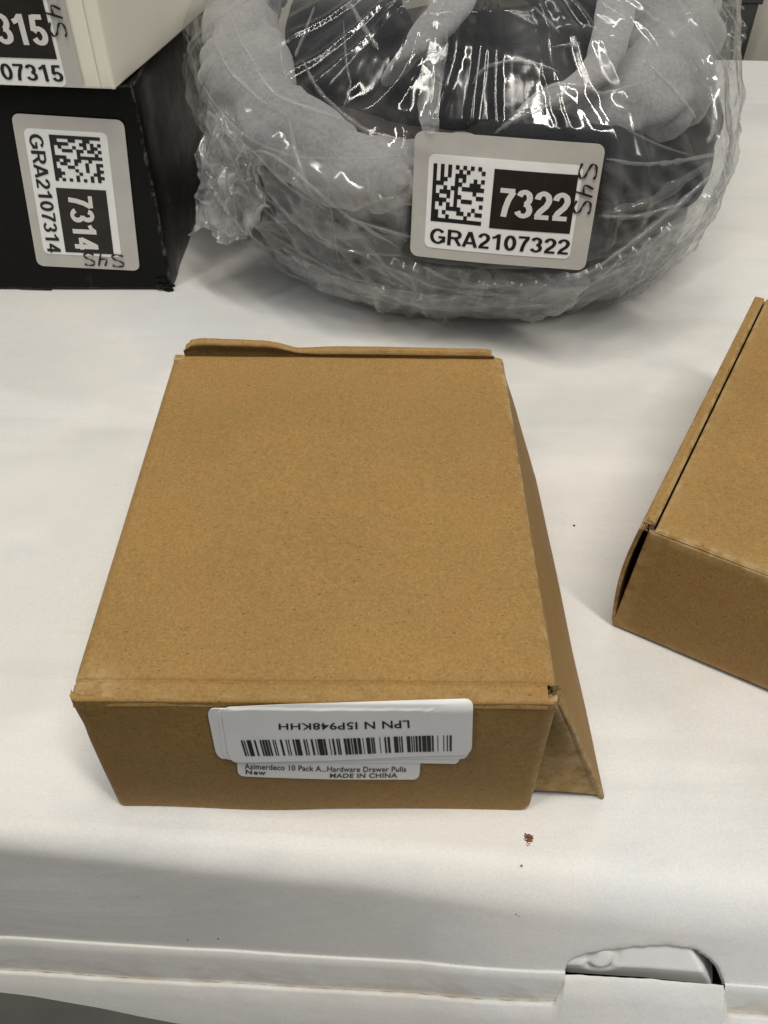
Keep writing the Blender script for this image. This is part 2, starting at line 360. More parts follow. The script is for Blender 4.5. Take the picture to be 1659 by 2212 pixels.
# inner plate seen through the slot, with a pressed dimple
pu = np.linspace(s0 - .03, s1 + .05, 90); pv = np.linspace(-.075, .02, 40); V = []
for s in pu:
    P, dn, nn = lipfn(s)
    for t in pv:
        x = (s - s0) / (s1 - s0)
        dep = -.0025 - .003 * x - 1.1 * max(0, x - .80 - .10 * (t + .03) / .03) ** 1.25
        dc = math.hypot((x - .22) / .085, (t + .022) / .020)
        dep += .0022 * math.exp(-dc ** 4) - .014 * math.exp(-((dc - 1.15) / .25) ** 2) * .35 - .012 * math.exp(-(((x - .150) / .03) ** 2) - ((t + .03) / .016) ** 2)
        dep -= .010 * max(0, (t + .008) / .02)
        V.append(P + dn * t + nn * dep)
mesh('inner_plate', V, [f[::-1] for f in gridfaces(len(pu), len(pv))], M_PLATE, tb)
V = []; q = [lipfn(s0 - .05)[0] + np.array([0, 0, -.13]), lipfn(s1 + .08)[0] + np.array([0, 0, -.13])]
V = [q[0] - TD * .2, q[1] - TD * .2, q[1] + TD * .05, q[0] + TD * .05]
mesh('slot_shade_sheet', V, [(0, 3, 2, 1)], M_POST, tb, False)  # dark sheet added under the slot, its colour standing in for shaded depth
# trestle legs (under the top, out of the picture)
for s in (-2.2, 2.8):
    for y in (.3, 2.6):
        c = T0 + TX * s - TD * y; V = [c + np.array([a * .05, b * .05, z]) for z in (-.03, fz) for a, b in ((-1, -1), (1, -1), (1, 1), (-1, 1))]
        mesh('leg', V, [(0, 1, 5, 4), (1, 2, 6, 5), (2, 3, 7, 6), (3, 0, 4, 7), (0, 3, 2, 1), (4, 5, 6, 7)], M_POST, tb, False)

# ------------------------------------------------------------------ stickers: rounded sheets, print, handwriting
def bil(q, a, b):             # q: TL,TR,BR,BL ; a right, b down
    return q[0] * (1 - a) * (1 - b) + q[1] * a * (1 - b) + q[2] * a * b + q[3] * (1 - a) * b
def rsheet(a0, b0, a1, b1, ra, rb, n=5):
    pts = []
    for cx, cy, st in ((a1 - ra, b0 + rb, -90), (a1 - ra, b1 - rb, 0), (a0 + ra, b1 - rb, 90), (a0 + ra, b0 + rb, 180)):
        for k in range(n + 1):
            t = math.radians(st + 90 * k / n); pts.append((cx + ra * math.cos(t), cy + rb * math.sin(t)))
    return pts
def sheet(name, P, pts, lift, mat, parent, rings=8, label=None, thick=0.0012):
    """P(a,b,lift)->point; outline pts filled with concentric rings so that it can follow a curved face"""
    c = np.mean(pts, axis=0); V = []; n_ = len(pts); f = []
    dense = []
    for i in range(n_):
        p, q = np.array(pts[i]), np.array(pts[(i + 1) % n_]); L = np.linalg.norm(q - p); k = max(1, int(L / .04))
        for j in range(k): dense.append(p + (q - p) * j / k)
    n_ = len(dense)
    for r in range(rings, 0, -1):
        for p in dense: a, b = c + (p - c) * r / rings; V.append(P(a, b, lift))
    V.append(P(c[0], c[1], lift)); m_ = len(V)
    for r in range(rings - 1):
        for j in range(n_): k = (j + 1) % n_; f.append((r * n_ + j, r * n_ + k, (r + 1) * n_ + k, (r + 1) * n_ + j))
    for j in range(n_): f.append(((rings - 1) * n_ + j, (rings - 1) * n_ + (j + 1) % n_, m_ - 1))
    for p in dense: V.append(P(p[0], p[1], max(lift - thick, 0)))
    for p in dense: V.append(P(p[0], p[1], lift))
    for j in range(n_): k = (j + 1) % n_; f.append((m_ + n_ + j, m_ + j, m_ + k, m_ + n_ + k))
    o = mesh(name, V, f, mat, parent, True, label=label); nf = len(f) - n_
    for i_, pl in enumerate(o.data.polygons):
        if i_ >= nf: pl.use_smooth = False
    return o
_tc = {}
def text_mesh(txt, bold=.0, space=1.0):
    k = (txt, bold, space)
    if k in _tc: return _tc[k]
    cu = bpy.data.curves.new('t', 'FONT'); cu.body = txt; cu.offset = bold; cu.resolution_u = 4; cu.space_character = space; cu.fill_mode = 'FRONT'
    o = bpy.data.objects.new('t', cu); scene.collection.objects.link(o)
    dg = bpy.context.evaluated_depsgraph_get(); me = bpy.data.meshes.new_from_object(o.evaluated_get(dg))
    v = np.array([x.co[:2] for x in me.vertices]); f = [list(p.vertices) for p in me.polygons]
    bpy.data.objects.remove(o); bpy.data.curves.remove(cu); bpy.data.meshes.remove(me)
    mn, mx = v.min(0), v.max(0); v = (v - mn) / (mx - mn); _tc[k] = (v, f); return _tc[k]
def text(name, txt, P, q, lift, mat, parent, bold=0, space=1.0):
    """q: TL,TR,BR,BL of the text in sheet coordinates (a,b)"""
    v, f = text_mesh(txt, bold, space); q = [np.array(x, float) for x in q]; V = []
    for x, y in v: a, b = bil(q, x, 1 - y); V.append(P(a, b, lift))
    return mesh(name, V, f, mat, parent, False)
def quads(name, P, boxes, lift, mat, parent):
    V = []; f = []
    for q in boxes:
        q = [np.array(x, float) for x in q]; nn_ = 12 if len(boxes) == 1 else 1; k = len(V)
        V += [P(*bil(q, i / nn_, j / nn_), lift) for i in range(nn_ + 1) for j in range(nn_ + 1)]; f += gridfaces(nn_ + 1, nn_ + 1, k)
    return mesh(name, V, f, mat, parent, False)
def ribbon(name, P, strokes, wd, lift, mat, parent):
    V = []; f = []
    for st in strokes:
        st = [np.array(p, float) for p in st]; sm = []
        for i in range(len(st) - 1):     # Catmull-Rom
            p0, p1, p2, p3 = st[max(i - 1, 0)], st[i], st[i + 1], st[min(i + 2, len(st) - 1)]
            for k in range(6):
                t = k / 6; sm.append(.5 * ((2 * p1) + (-p0 + p2) * t + (2 * p0 - 5 * p1 + 4 * p2 - p3) * t * t + (-p0 + 3 * p1 - 3 * p2 + p3) * t ** 3))
        sm.append(st[-1]); b = len(V)
        for i, p in enumerate(sm):
            d = sm[min(i + 1, len(sm) - 1)] - sm[max(i - 1, 0)]; d = d * np.array([1.5, 1]); d /= np.linalg.norm(d) + 1e-9
            nrm = np.array([-d[1] / 1.5, d[0]]); w_ = wd * (.85 + .3 * math.sin(i * .7))
            V.append(P(*(p + nrm * w_), lift)); V.append(P(*(p - nrm * w_), lift))
        for i in range(len(sm) - 1): f.append((b + 2 * i, b + 2 * i + 1, b + 2 * i + 3, b + 2 * i + 2))
    return mesh(name, V, f, mat, parent, False)
SS = [(.1, .95), (.02, .8), (.12, .55), (.35, .5), (.5, .62)]
def handwriting(P, parent, lift):
    """S 4 S written by hand down the right border of the sticker, turned a quarter clockwise"""
    def L(pts, b0, b1, a0=.885, a1=.975): return [(a1 - (a1 - a0) * y, b0 + (b1 - b0) * x) for x, y in pts]
    sg = [(.95, .12), (.7, .0), (.2, .06), (.08, .3), (.45, .5), (.8, .62), (.92, .85), (.55, 1.0), (.05, .88)]
    f1 = [(.35, .02), (.1, .55), (.75, .55)]; f2 = [(.95, .0), (.6, 1.05)]
    ribbon('handwriting', P, [L(sg, .14, .265), L(f1, .30, .40), L(f2, .30, .40), L(sg, .425, .535)], .0088, lift, M_MARK, parent)
def _arc(cx, cy, rx, ry, a0, a1, n=14):
    return [(cx + rx * math.cos(math.radians(a0 + (a1 - a0) * i / n)), cy + ry * math.sin(math.radians(a0 + (a1 - a0) * i / n))) for i in range(n + 1)]
GLY = {
    '0': (.60, [_arc(.28, .5, .195, .42, 0, 360, 28)]),
    '1': (.60, [[(.06, .74), (.20, .80), (.30, .90)], [(.345, 1.0), (.345, 0)]]),
    '2': (.60, [_arc(.28, .68, .19, .235, 175, -10) + [(.40, .48), (.20, .26), (.12, .09)], [(.05, .08), (.52, .08)]]),
    '3': (.60, [_arc(.26, .71, .175, .21, 165, -85), _arc(.26, .29, .20, .21, 88, -165)]),
    '4': (.60, [[(.40, 0), (.40, 1)], [(.37, .93), (.07, .31)], [(.02, .29), (.54, .29)]]),
    '5': (.60, [[(.49, .92), (.16, .92)], [(.175, .97), (.115, .46)], _arc(.28, .31, .195, .235, 148, -160)]),
    '7': (.60, [[(.04, .92), (.53, .92)], [(.48, .90), (.34, .62), (.26, .32), (.22, 0)]]),
    'G': (.80, [_arc(.37, .5, .285, .42, 38, 332, 24) + [(.645, .18)], [(.645, .14), (.645, .50)], [(.40, .45), (.72, .45)]]),
    'R': (.74, [[(.11, 0), (.11, 1)], [(.11, .92), (.40, .92)] + _arc(.40, .705, .20, .215, 88, -88) + [(.11, .49)], [(.38, .50), (.62, 0)]]),
    'A': (.70, [[(.05, 0), (.32, .98)], [(.34, .98), (.61, 0)], [(.14, .27), (.52, .27)]]),
}
def bold_text(name, txt, P, q, lift, mat, parent, w=.078):
    q = [np.array(x, float) for x in q]; W = sum(GLY[c][0] for c in txt) - .05; V = []; f = []; x0 = 0; k_ = 0
    for c in txt:
        adv, sts = GLY[c]
        for st in sts:
            k_ += 1; b = len(V); n_ = len(st); closed = st[0] == st[-1] or (abs(st[0][0] - st[-1][0]) < 1e-6 and abs(st[0][1] - st[-1][1]) < 1e-6)
            for i, p in enumerate(st):
                if closed: p0, p1 = st[(i - 1) % (n_ - 1)], st[(i + 1) % (n_ - 1)]
                else: p0, p1 = st[max(i - 1, 0)], st[min(i + 1, n_ - 1)]
                d = np.array(p1) - np.array(p0); d /= np.linalg.norm(d) + 1e-9; m = np.array([-d[1], d[0]]) * w * (1.12 if abs(d[1]) > .7 else .95)
                for sg in (1, -1):
                    xx, yy = np.array(p) + m * sg; yy = min(1.0, max(0, yy)); a, bb = bil(q, (x0 + xx) / W, 1 - yy); V.append(P(a, bb, lift + .00012 * (k_ % 3)))
            for i in range(n_ - 1): f.append((b + 2 * i, b + 2 * i + 1, b + 2 * i + 3, b + 2 * i + 2))
        x0 += adv
    return mesh(name, V, f, mat, parent, False)
ROWS = ['10101010101010', '10101001010001', '10101011100000', '10110010100101', '11100011001110', '10010110111111', '10111010000100', '11001011000011',
        '11110010111000', '10101010000001', '10001111000100', '11010001101011', '11001000010000', '11111111111111']
def matrix_code(P, parent, turn):
    bx_ = []; A0_, B0_, A1_, B1_ = .110, .232, .396, .690; mid = [r_ for r_ in ROWS[1:13]]
    mid = mid[turn:] + mid[:turn]; rows = [ROWS[0]] + [m_[:13] + ROWS[1 + i_][13] for i_, m_ in enumerate(mid)] + [ROWS[13]]
    for j, row in enumerate(rows):
        i = 0
        while i < 14:
            if row[i] == '1':
                k = i
                while k < 14 and row[k] == '1': k += 1
                x0, x1 = A0_ + (A1_ - A0_) * i / 14, A0_ + (A1_ - A0_) * k / 14; y0, y1 = B0_ + (B1_ - B0_) * j / 14, B0_ + (B1_ - B0_) * (j + 1) / 14
                bx_.append([(x0, y0), (x1, y0), (x1, y1), (x0, y1)]); i = k
            else: i += 1
    quads('matrix_code', P, bx_, .0037, M_INK, parent)
def gra_sticker(parent, P, num, code, cut=None, bold=.028):
    b1 = cut or 1.0
    st = sheet('sticker', P, rsheet(0, 0, 1, b1, .045, .065 if not cut else .01), .0022, M_SILVER, parent)
    sheet('white_panel', P, rsheet(.082, .165, .905, .912 if not cut else cut - .002, .035, .05), .0030, M_PAPER, st)
    quads('black_block', P, [[(.442, .235), (.885, .235), (.885, .70), (.442, .70)]], .0037, M_INKP, st)
    bold_text('number', num, P, [(.478, .375), (.862, .375), (.862, .60), (.478, .60)], .0043, M_PRINTW, st, .088)
    bold_text('code_text', code, P, [(.112, .745), (.895, .745), (.895, .875), (.112, .875)], .0037, M_INK, st, .074)
    handwriting(P, st, .0044)
    matrix_code(P, st, {'7322': 0, '7314': 4}.get(num, 7))
    return st

# ------------------------------------------------------------------ main kraft box
bx = root('cardboard_box', 'brown kraft mailer box with upside-down barcode sticker on its front', 'box', (-.07, .79, 0), 'brown kraft boxes on the table')
XL, XR, YF, YB, ZT = -.3235, .1815, .483, 1.094, .245
yfold = YF
def frontD(x, z):             # outward bulge of the front face
    a = (x - XL) / (XR - XL); h = max(0, min(1, z / .235))
    return -.0035 * math.sin(math.pi * a) * math.sin(math.pi * h) + .0018 * math.sin(a * 9 + 1) * (1 - h) - .0012 * nz((x, 0, z), 9)
def topsag(x, y):
    a = (x - XL) / (XR - XL); b = (y - YF) / (YB - YF)
    return .004 * math.sin(math.pi * a) * math.sin(math.pi * max(0, min(1, b))) + .0014 * nz((x, y, 0), 6) + .0006 * nz((x, y, 3), 18)
prof = [(YB, ZT - .0105), (YB - .0005, ZT - .006), (YB - .003, ZT - .001)] + [(y, ZT) for y in np.linspace(YB - .008, .515, 46)] + \
       [(.509, ZT - .0002), (.5068, ZT - .0022), (.5055, ZT - .0046), (.5042, ZT - .0020), (.502, ZT - .0004), (.497, ZT - .0012), (.492, ZT - .0030), (.4885, ZT - .0052), (.4858, ZT - .0080), (.4840, ZT - .0115), (.4832, ZT - .0155)]
xs = [0, .0006, .0025, .006, .010] + list(np.linspace(.015, XR - XL - .015, 54)) + [XR - XL - t for t in (.010, .006, .0025, .0006, 0)]
V = []; W = []
for x_ in xs:
    x = XL + x_; e = min(x_, XR - XL - x_)
    for i, (y, z) in enumerate(prof):
        dz = -.007 * (1 - min(1, e / .010)) ** 2.2
        yy = y + (.0008 * nz((x, 0, 0), 10) + .0004 * nz((x, 7, 0), 30) if y < .505 else 0)
        z_ = z + topsag(x, y) * min(1, e / .03) + dz
        if y < .503: z_ += .0007 * nz((x, 2, 0), 12)
        # crushed corner front left, slightly proud
        k = math.exp(-(((x - XL) / .03) ** 2 + ((y - YF) / .02) ** 2)); yy += .002 * k
        V.append((x, yy + (frontD(x, .23) if y < .490 else 0) * .5, z_ - .001 * k))
        right = max(0, 1 - (XR - x) / .008); front = max(0, 1 - abs(y - .487) / .007) if y < .5 else 0; left = .5 * max(0, 1 - (x - XL) / .006)
        W.append(min(1, right * 1.0 + front * .45 + left + .7 * math.exp(-(((x - XL) / .05) ** 2 + ((y - .50) / .02) ** 2)) + .8 * math.exp(-(((x - XR) / .012) ** 2 + ((y - YB) / .06) ** 2))))
def _open(t):
    c = np.mean([V[i] for i in t], axis=0); return not (c[0] > XR - .0105 + .0015 * math.sin(c[1] * 900) and c[1] < .5055)
mesh('lid_panel', V, [t for t in gridfaces(len(xs), len(prof)) if _open(t)], M_CARD, bx, True, W)
# front panel: follows the bulge; lower corners rounded; wavy bottom
V = []; W = []; zs = np.concatenate([[.2395, .236, .230], np.linspace(.222, .012, 28), [.006, .002, .0]])
xw = np.concatenate([[0, .001, .003, .007], np.linspace(.012, .493, 60), [.498, .502, .504, .505]])
for layer in (0, 1):
    for z in zs:
        for x_ in xw:
            x = XL + x_ ; e = min(x_, XR - XL - x_)
            rnd = .005 * (1 - min(1, e / .006)) ** 2
            zz = z
            if z < .02:
                lift = .0035 * math.exp(-((x + .06) / .05) ** 2) + .001 * (1 + nz((x, 0, 0), 14)) + .010 * max(0, 1 - (XR - x) / .02) ** 2 + .006 * max(0, 1 - (x - XL) / .012) ** 2
                zz = z * (1 - lift / .02) + lift
            # side edge waviness: dent below the left corner
            dx = .0015 * math.exp(-((z - .185) / .02) ** 2) * max(0, 1 - x_ / .05) - .0008
            y = YF + .0007 + frontD(x, z) + rnd + (.0005 if z > .235 else 0) + (.008 if layer else 0)
            V.append((x + (dx if x_ < .1 else 0), y, zz)); W.append(.85 * max(0, 1 - (XR - x) / .010) + .4 * max(0, 1 - x_ / .01) + .35 * max(0, 1 - z / .006))
n_, m_ = len(zs), len(xw); f = [t for t in gridfaces(n_, m_)]
f = [t[::-1] for t in f] + gridfaces(n_, m_, n_ * m_); k = n_ * m_
b = [j for j in range(m_)] + [i * m_ + m_ - 1 for i in range(1, n_)] + [(n_ - 1) * m_ + j for j in range(m_ - 2, -1, -1)] + [i * m_ for i in range(n_ - 2, 0, -1)]
for i in range(len(b)): a, c = b[i], b[(i + 1) % len(b)]; f.append((a, c, c + k, a + k))
fp = mesh('front_panel', V, f, M_CARD, bx, True, W)
slab('left_panel', (XL + .001, YB, ZT - .009), (XL + .001, YF + .010, ZT - .009), (XL + .001, YF + .010, .002), (XL + .001, YB, .002), .008, M_CARD, bx)
slab('back_panel', (XR - .002, YB - .001, ZT - .012), (XL + .004, YB - .001, ZT - .012), (XL + .004, YB - .001, .002), (XR - .002, YB - .001, .002), .008, M_CARD, bx)
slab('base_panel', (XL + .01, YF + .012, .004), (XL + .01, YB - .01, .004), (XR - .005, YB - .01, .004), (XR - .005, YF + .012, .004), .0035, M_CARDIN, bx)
# flared side: outer panel leans out to the right, dust flap closes its front end
def sd(u, v): return np.array([.0035 * math.sin(math.pi * u) * math.sin(math.pi * v) + .002 * nz((u, v, 0), 4), 0, 0])
B_ = np.array([XR - .0005, YF + .022, ZT - .0085]); A_ = np.array([XR - .001, YB - .003, ZT - .010]); C_ = np.array([.2765, .4985, .003]); D_ = np.array([.262, YB - .005, .001])
slab('side_panel', B_, A_, D_, C_, .007, M_CARD, bx, 30, 24, sd, .0035, .006)
def fl(u, v): return np.array([0, .010 * math.sin(math.pi * v) * (1 - u) , .004 * math.sin(math.pi * u) * v])
slab('dust_flap', (XR - .006, YF + .018, ZT - .020), (XR - .001, YF + .0195, ZT - .020), (.272, .5005, .004), (XR - .004, .503, .012), .006, M_CARD, bx, 14, 14, fl, .003, .004)
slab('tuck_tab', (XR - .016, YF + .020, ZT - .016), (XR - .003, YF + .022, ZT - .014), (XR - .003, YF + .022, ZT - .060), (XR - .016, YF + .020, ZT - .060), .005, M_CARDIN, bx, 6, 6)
# torn fibres in the corner hole
V = []; f = []
for i in range(26):
    c = np.array([XR - .002 + random.uniform(-.006, .006), YF + .012 + random.uniform(-.010, .012), ZT - .012 + random.uniform(-.008, .006)])
    d = np.array([random.uniform(-1, 1) for _ in range(3)]); d *= .006 / np.linalg.norm(d); e = np.array([random.uniform(-1, 1) for _ in range(3)]) * .0016
    k = len(V); V += [c - d, c + e, c + d, c - e]; f.append((k, k + 1, k + 2, k + 3))
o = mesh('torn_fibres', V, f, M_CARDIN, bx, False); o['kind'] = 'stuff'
# raised rear flap: a rolled strip of card standing behind the lid, dented
pr = [(.013, -.040), (.013, -.006), (.0125, .001), (.0105, .0045), (.0080, .0080), (.0080, .0122), (.011, .0150), (.018, .0148), (.025, .009), (.027, -.004), (.027, -.20)]
V = []; W = []; sx = np.linspace(0, 1, 90)
for a in sx:
    x = XL + .012 + a * (XR - XL - .026)
    h = float(np.interp(a, [0, .02, .06, .26, .31, .37, .45, .62, .96, 1], [.45, .8, .95, .92, .66, .26, .42, .52, .52, .3])) + .08 * nz((a, 0, 0), 12)
    w_ = float(np.interp(a, [0, .05, .3, .36, .5, 1], [1, 1.15, .95, .75, .9, .72]))
    for i, (dy, dz) in enumerate(pr):
        zz = dz * h if dz > 0 else dz
        V.append((x + (.004 * (1 - a * 2) * (i > 3) if a < .02 or a > .98 else 0), YB - .0015 + float(np.interp(a, [0, .03, .10, .30, .42, 1], [.002, .006, .008, .005, .001, .0])) + dy * w_ - (.0055 * float(np.interp(a, [.30, .45], [0, 1])) if i < 4 else 0), ZT - .001 + zz)); W.append(.35 if i in (4, 5) else .1)
mesh('rear_flap', V, gridfaces(len(sx), len(pr)), M_CARD, bx, True, W)
slab('corner_tab', (XL + .001, YB + .004, ZT - .001), (XL + .001, YB - .012, ZT + .001), (XL + .017, YB - .012, ZT + .001), (XL + .017, YB + .002, ZT - .001), .004, M_CARD, bx, 6, 6, None, .002, .004)
slab('corner_tab', (XR - .014, YB + .004, ZT - .001), (XR - .014, YB - .014, ZT + .0008), (XR - .001, YB - .014, ZT + .0006), (XR - .001, YB + .000, ZT - .003), .004, M_CARD, bx, 6, 6, None, .002, .006)
# stickers on the front panel, given by their outline on the face
def faceP(u, v, lift):
    p = aty(u, v, YF); x, z = p[0], p[2]
    if z < .2335: return np.array([x, YF + frontD(x, z) - lift * .7 - .0004, z])
    lo_, hi_ = .4825, .515    # the upper rim follows the rounded fold of the lid
    for _ in range(14):
        y = (lo_ + hi_) / 2; q = aty(u, v, y)
        zs_ = float(np.interp(y, [.4825, .4832, .4840, .4858, .4885, .492, .497, .502], [.22, .2295, .2335, .2370, .2398, .2420, .2438, .2446]))
        if q[2] > zs_: lo_ = y
        else: hi_ = y
    k = min(1, (z - .2335) / .006); y = y + frontD(x, .23) * .5
    return np.array([q[0], y - lift * .6 - .0008, q[2] + (lift * .5 + .0010) * k])
def qP(q):
    q = [np.array(p, float) for p in q]
    return lambda a, b, lift: faceP(*bil(q, a, b), lift)
ql = [qP([(512, 1612), (910, 1617), (905, 1681), (515, 1668)]), qP([(447, 1526), (985, 1531), (995, 1645), (470, 1630)]), qP([(470, 1525), (1014, 1531), (1012, 1634), (484, 1633)]), qP([(478, 1522), (1022, 1506), (1018, 1621), (497, 1634)])]
low = sheet('sticker', ql[0], rsheet(0, 0, 1, 1, .035, .2), .0010, M_PAPER, bx, label='lower product sticker half covered by the barcode stickers')
P = lambda u, v, l: faceP(u, v, l)
def cr(x, y): return (x * .3769 + 428, y * .3769 + 1481)
text('product_text', 'Asimerdeco 10 Pack A...Hardware Drawer Pulls', P, [cr(268, 421), cr(1193, 449), cr(1191, 481), cr(270, 452)], .0017, M_INK, low, .012, 1.03)
text('condition_text', 'New', P, [cr(275, 457), cr(392, 461), cr(390, 487), cr(276, 483)], .0017, M_INK, low, .03, 1.2)
text('origin_text', 'MADE IN CHINA', P, [cr(757, 477), cr(1143, 486), cr(1142, 514), cr(756, 503)], .0017, M_INK, low, .02, 1.05)
s1_ = sheet('sticker', ql[1], rsheet(0, 0, 1, 1, .03, .16), .0022, M_PAPER, bx, 10, label='lowest of the stacked white barcode stickers')
s2_ = sheet('sticker', ql[2], rsheet(0, 0, 1, .98, .03, .16), .0034, M_PAPER, bx, 10, label='middle of the stacked white barcode stickers')
s3_ = sheet('sticker', ql[3], rsheet(0, 0, 1, 1, .032, .17), .0052, M_PAPER, bx, 26, label='top white barcode sticker, printed upside down')
text('serial_text', 'LPN N I5P948KHH', P, [cr(1212, 218), cr(466, 224), cr(464, 190), cr(1209, 174)], .0060, M_INK, s3_, .012, 1.05)
bars = [(248, 258), (264, 270), (280, 305), (322, 332), (354, 363), (368, 380), (384, 397), (402, 412), (428, 434), (440, 446), (470, 482), (502, 508), (516, 522), (542, 552), (558, 584), (604, 613), (620, 626), (646, 658), (672, 677), (684, 714), (718, 730), (750, 755), (768, 780), (792, 800), (804, 812), (834, 848), (852, 868), (874, 882), (888, 906), (912, 930), (942, 946), (962, 984), (990, 998), (1002, 1010), (1038, 1042), (1066, 1076), (1084, 1098), (1120, 1144), (1150, 1156), (1162, 1170), (1194, 1214), (1220, 1226), (1232, 1238), (1244, 1256), (1262, 1276), (1282, 1306), (1310, 1332), (1338, 1348), (1370, 1374), (1404, 1409), (1424, 1430), (1440, 1452)]
Q = [np.array(cr(248, 281)), np.array(cr(1452, 257)), np.array(cr(1452, 347)), np.array(cr(276, 367))]
bq = []
for a, b in bars:
    a, b = (a - 248) / 1204, (b - 248) / 1204
    bq.append([bil(Q, a, 0), bil(Q, b, 0), bil(Q, b, 1), bil(Q, a, 1)])
quads('barcode', P, bq, .0060, M_INK, s3_)

# ------------------------------------------------------------------ second kraft box at the right
b2 = root('cardboard_box', 'brown kraft box at the right edge of the table, turned askew, no sticker', 'box', (.75, .95, 0), 'brown kraft boxes on the table')
h2 = .212; O2 = np.array([.3295, .7680, 0]); w1 = np.array([.8638, -.5038, 0]); w2 = np.array([.4924, .8704, 0])
def q2(a, b, z): return O2 + w1 * a + w2 * b + np.array([0, 0, z])
WB, DB = .60, .655
gv = .0165                    # rim strip of the lid beside its seam
def sag2(u, v): return np.array([0, 0, .004 * math.sin(math.pi * u) * math.sin(math.pi * v) + .001 * nz((u, v, 0), 5)])
slab('lid_panel', q2(gv + .0035, .004, h2), q2(WB, .004, h2), q2(WB, DB, h2), q2(gv + .0035, DB, h2), .009, M_CARD, b2, 30, 30, sag2, .006, .007)
def ed(u, v): return -w1 * .006 * math.sin(math.pi * min(1, u * 1.0)) * (1 - v) + np.array([0, 0, .001 * nz((u, 0, 0), 8)])
slab('tuck_flap', q2(.0, DB, h2 - .001), q2(.0, .018, h2 - .002), q2(gv, .018, h2 - .001), q2(gv, DB, h2), .011, M_CARD, b2, 40, 6, lambda u, v: np.array([0, 0, .0008 * nz((u, v, 0), 10)]), .0055, .005)
def lf(u, v): return -w1 * (.007 * math.sin(math.pi * v) + .003) * (0.35 + .65 * u) + w1 * .004
slab('side_panel', q2(-.001, DB, h2 - .006), q2(-.001, .006, h2 - .010), q2(.0, .004, .010), q2(.0, DB, .006), .006, M_CARD, b2, 30, 20, lf, .003, .006)
slab('side_liner', q2(.0115, DB, h2 - .012), q2(.0115, .012, h2 - .012), q2(.0085, .012, .01), q2(.0085, DB, .01), .005, M_CARDIN, b2, 10, 10)
def fr2(u, v): return -w2 * (-.003 + .003 * math.sin(math.pi * v)) + np.array([0, 0, .004 * u * v * math.sin(math.pi * u * .8)])
slab('front_panel', q2(.0125, 0, h2 - .006), q2(WB, 0, h2 - .006), q2(WB, 0, .006), q2(.004, 0, .003), .008, M_CARD, b2, 30, 16, fr2, .004, .007)
slab('base_panel', q2(.004, .02, .010), q2(.01, DB - .01, .010), q2(WB, DB - .01, .010), q2(WB, .02, .010), .006, M_CARDIN, b2, 6, 6)
slab('far_panel', q2(WB, .0, h2 - .01), q2(WB, DB, h2 - .01), q2(WB, DB, .01), q2(WB, 0, .01), .008, M_CARD, b2, 6, 6)
slab('back_panel', q2(WB, DB, h2 - .006), q2(.0, DB, h2 - .006), q2(.0, DB, .01), q2(WB, DB, .01), .008, M_CARD, b2, 6, 6)
V = []; f = []
for i in range(22):
    c = q2(.010 + random.uniform(-.008, .008), .010 + random.uniform(-.006, .008), h2 - .006 + random.uniform(-.006, .006))
    d = np.array([random.uniform(-1, 1) for _ in range(3)]); d *= .006 / np.linalg.norm(d); e = np.array([random.uniform(-1, 1) for _ in range(3)]) * .0018
    k = len(V); V += [c - d, c + e, c + d, c - e]; f.append((k, k + 1, k + 2, k + 3))
o = mesh('torn_fibres', V, f, M_CARDIN, b2, False); o['kind'] = 'stuff'

# ------------------------------------------------------------------ black box and the cream box on it
kb = root('black_box', 'glossy black carton with sideways numbered sticker, under the cream box', 'box', (-.85, 2.1, 0))
XK, YK, HK = -.479, 1.697, .432
def kd(u, v): return np.array([0, .0012 * nz((u, v, 0), 5), .0012 * nz((u, v, 4), 6) * (v < .05)])
slab('front_panel', (-1.32, YK, HK), (XK, YK, HK), (XK + .0, YK, .004), (-1.32, YK - .006, .004), .009, M_BLACK, kb, 50, 26, kd, .005, .005)
slab('side_panel', (XK, YK + .003, HK - .001), (XK, YK + .75, HK - .001), (XK + .002, YK + .75, .004), (XK + .002, YK + .003, .004), .009, M_BLACK, kb, 30, 20, lambda u, v: np.array([.003 * math.sin(math.pi * v) + .002 * math.sin(u * 26) * math.exp(-((u - .1) / .12) ** 2), 0, 0]), .004, .004)
slab('top_panel', (-1.32, YK + .005, HK + .001), (-1.32, YK + .75, HK + .001), (XK - .004, YK + .75, HK + .001), (XK - .004, YK + .005, HK + .001), .008, M_BLACK, kb, 20, 20, lambda u, v: np.array([0, 0, -.001]), .004)
slab('left_panel', (-1.32, YK + .75, HK - .005), (-1.32, YK, HK - .005), (-1.32, YK, .004), (-1.32, YK + .75, .004), .009, M_BLACK, kb, 8, 8)
slab('back_panel', (XK, YK + .75, HK - .005), (-1.32, YK + .75, HK - .005), (-1.32, YK + .75, .004), (XK, YK + .75, .004), .009, M_BLACK, kb, 8, 8)
slab('bottom_tab', aty(-60, 628, YK - .004), aty(112, 627, YK - .004), aty(112, 634, YK - .004), aty(-60, 636, YK - .004), .006, M_BLACK, kb, 8, 4)
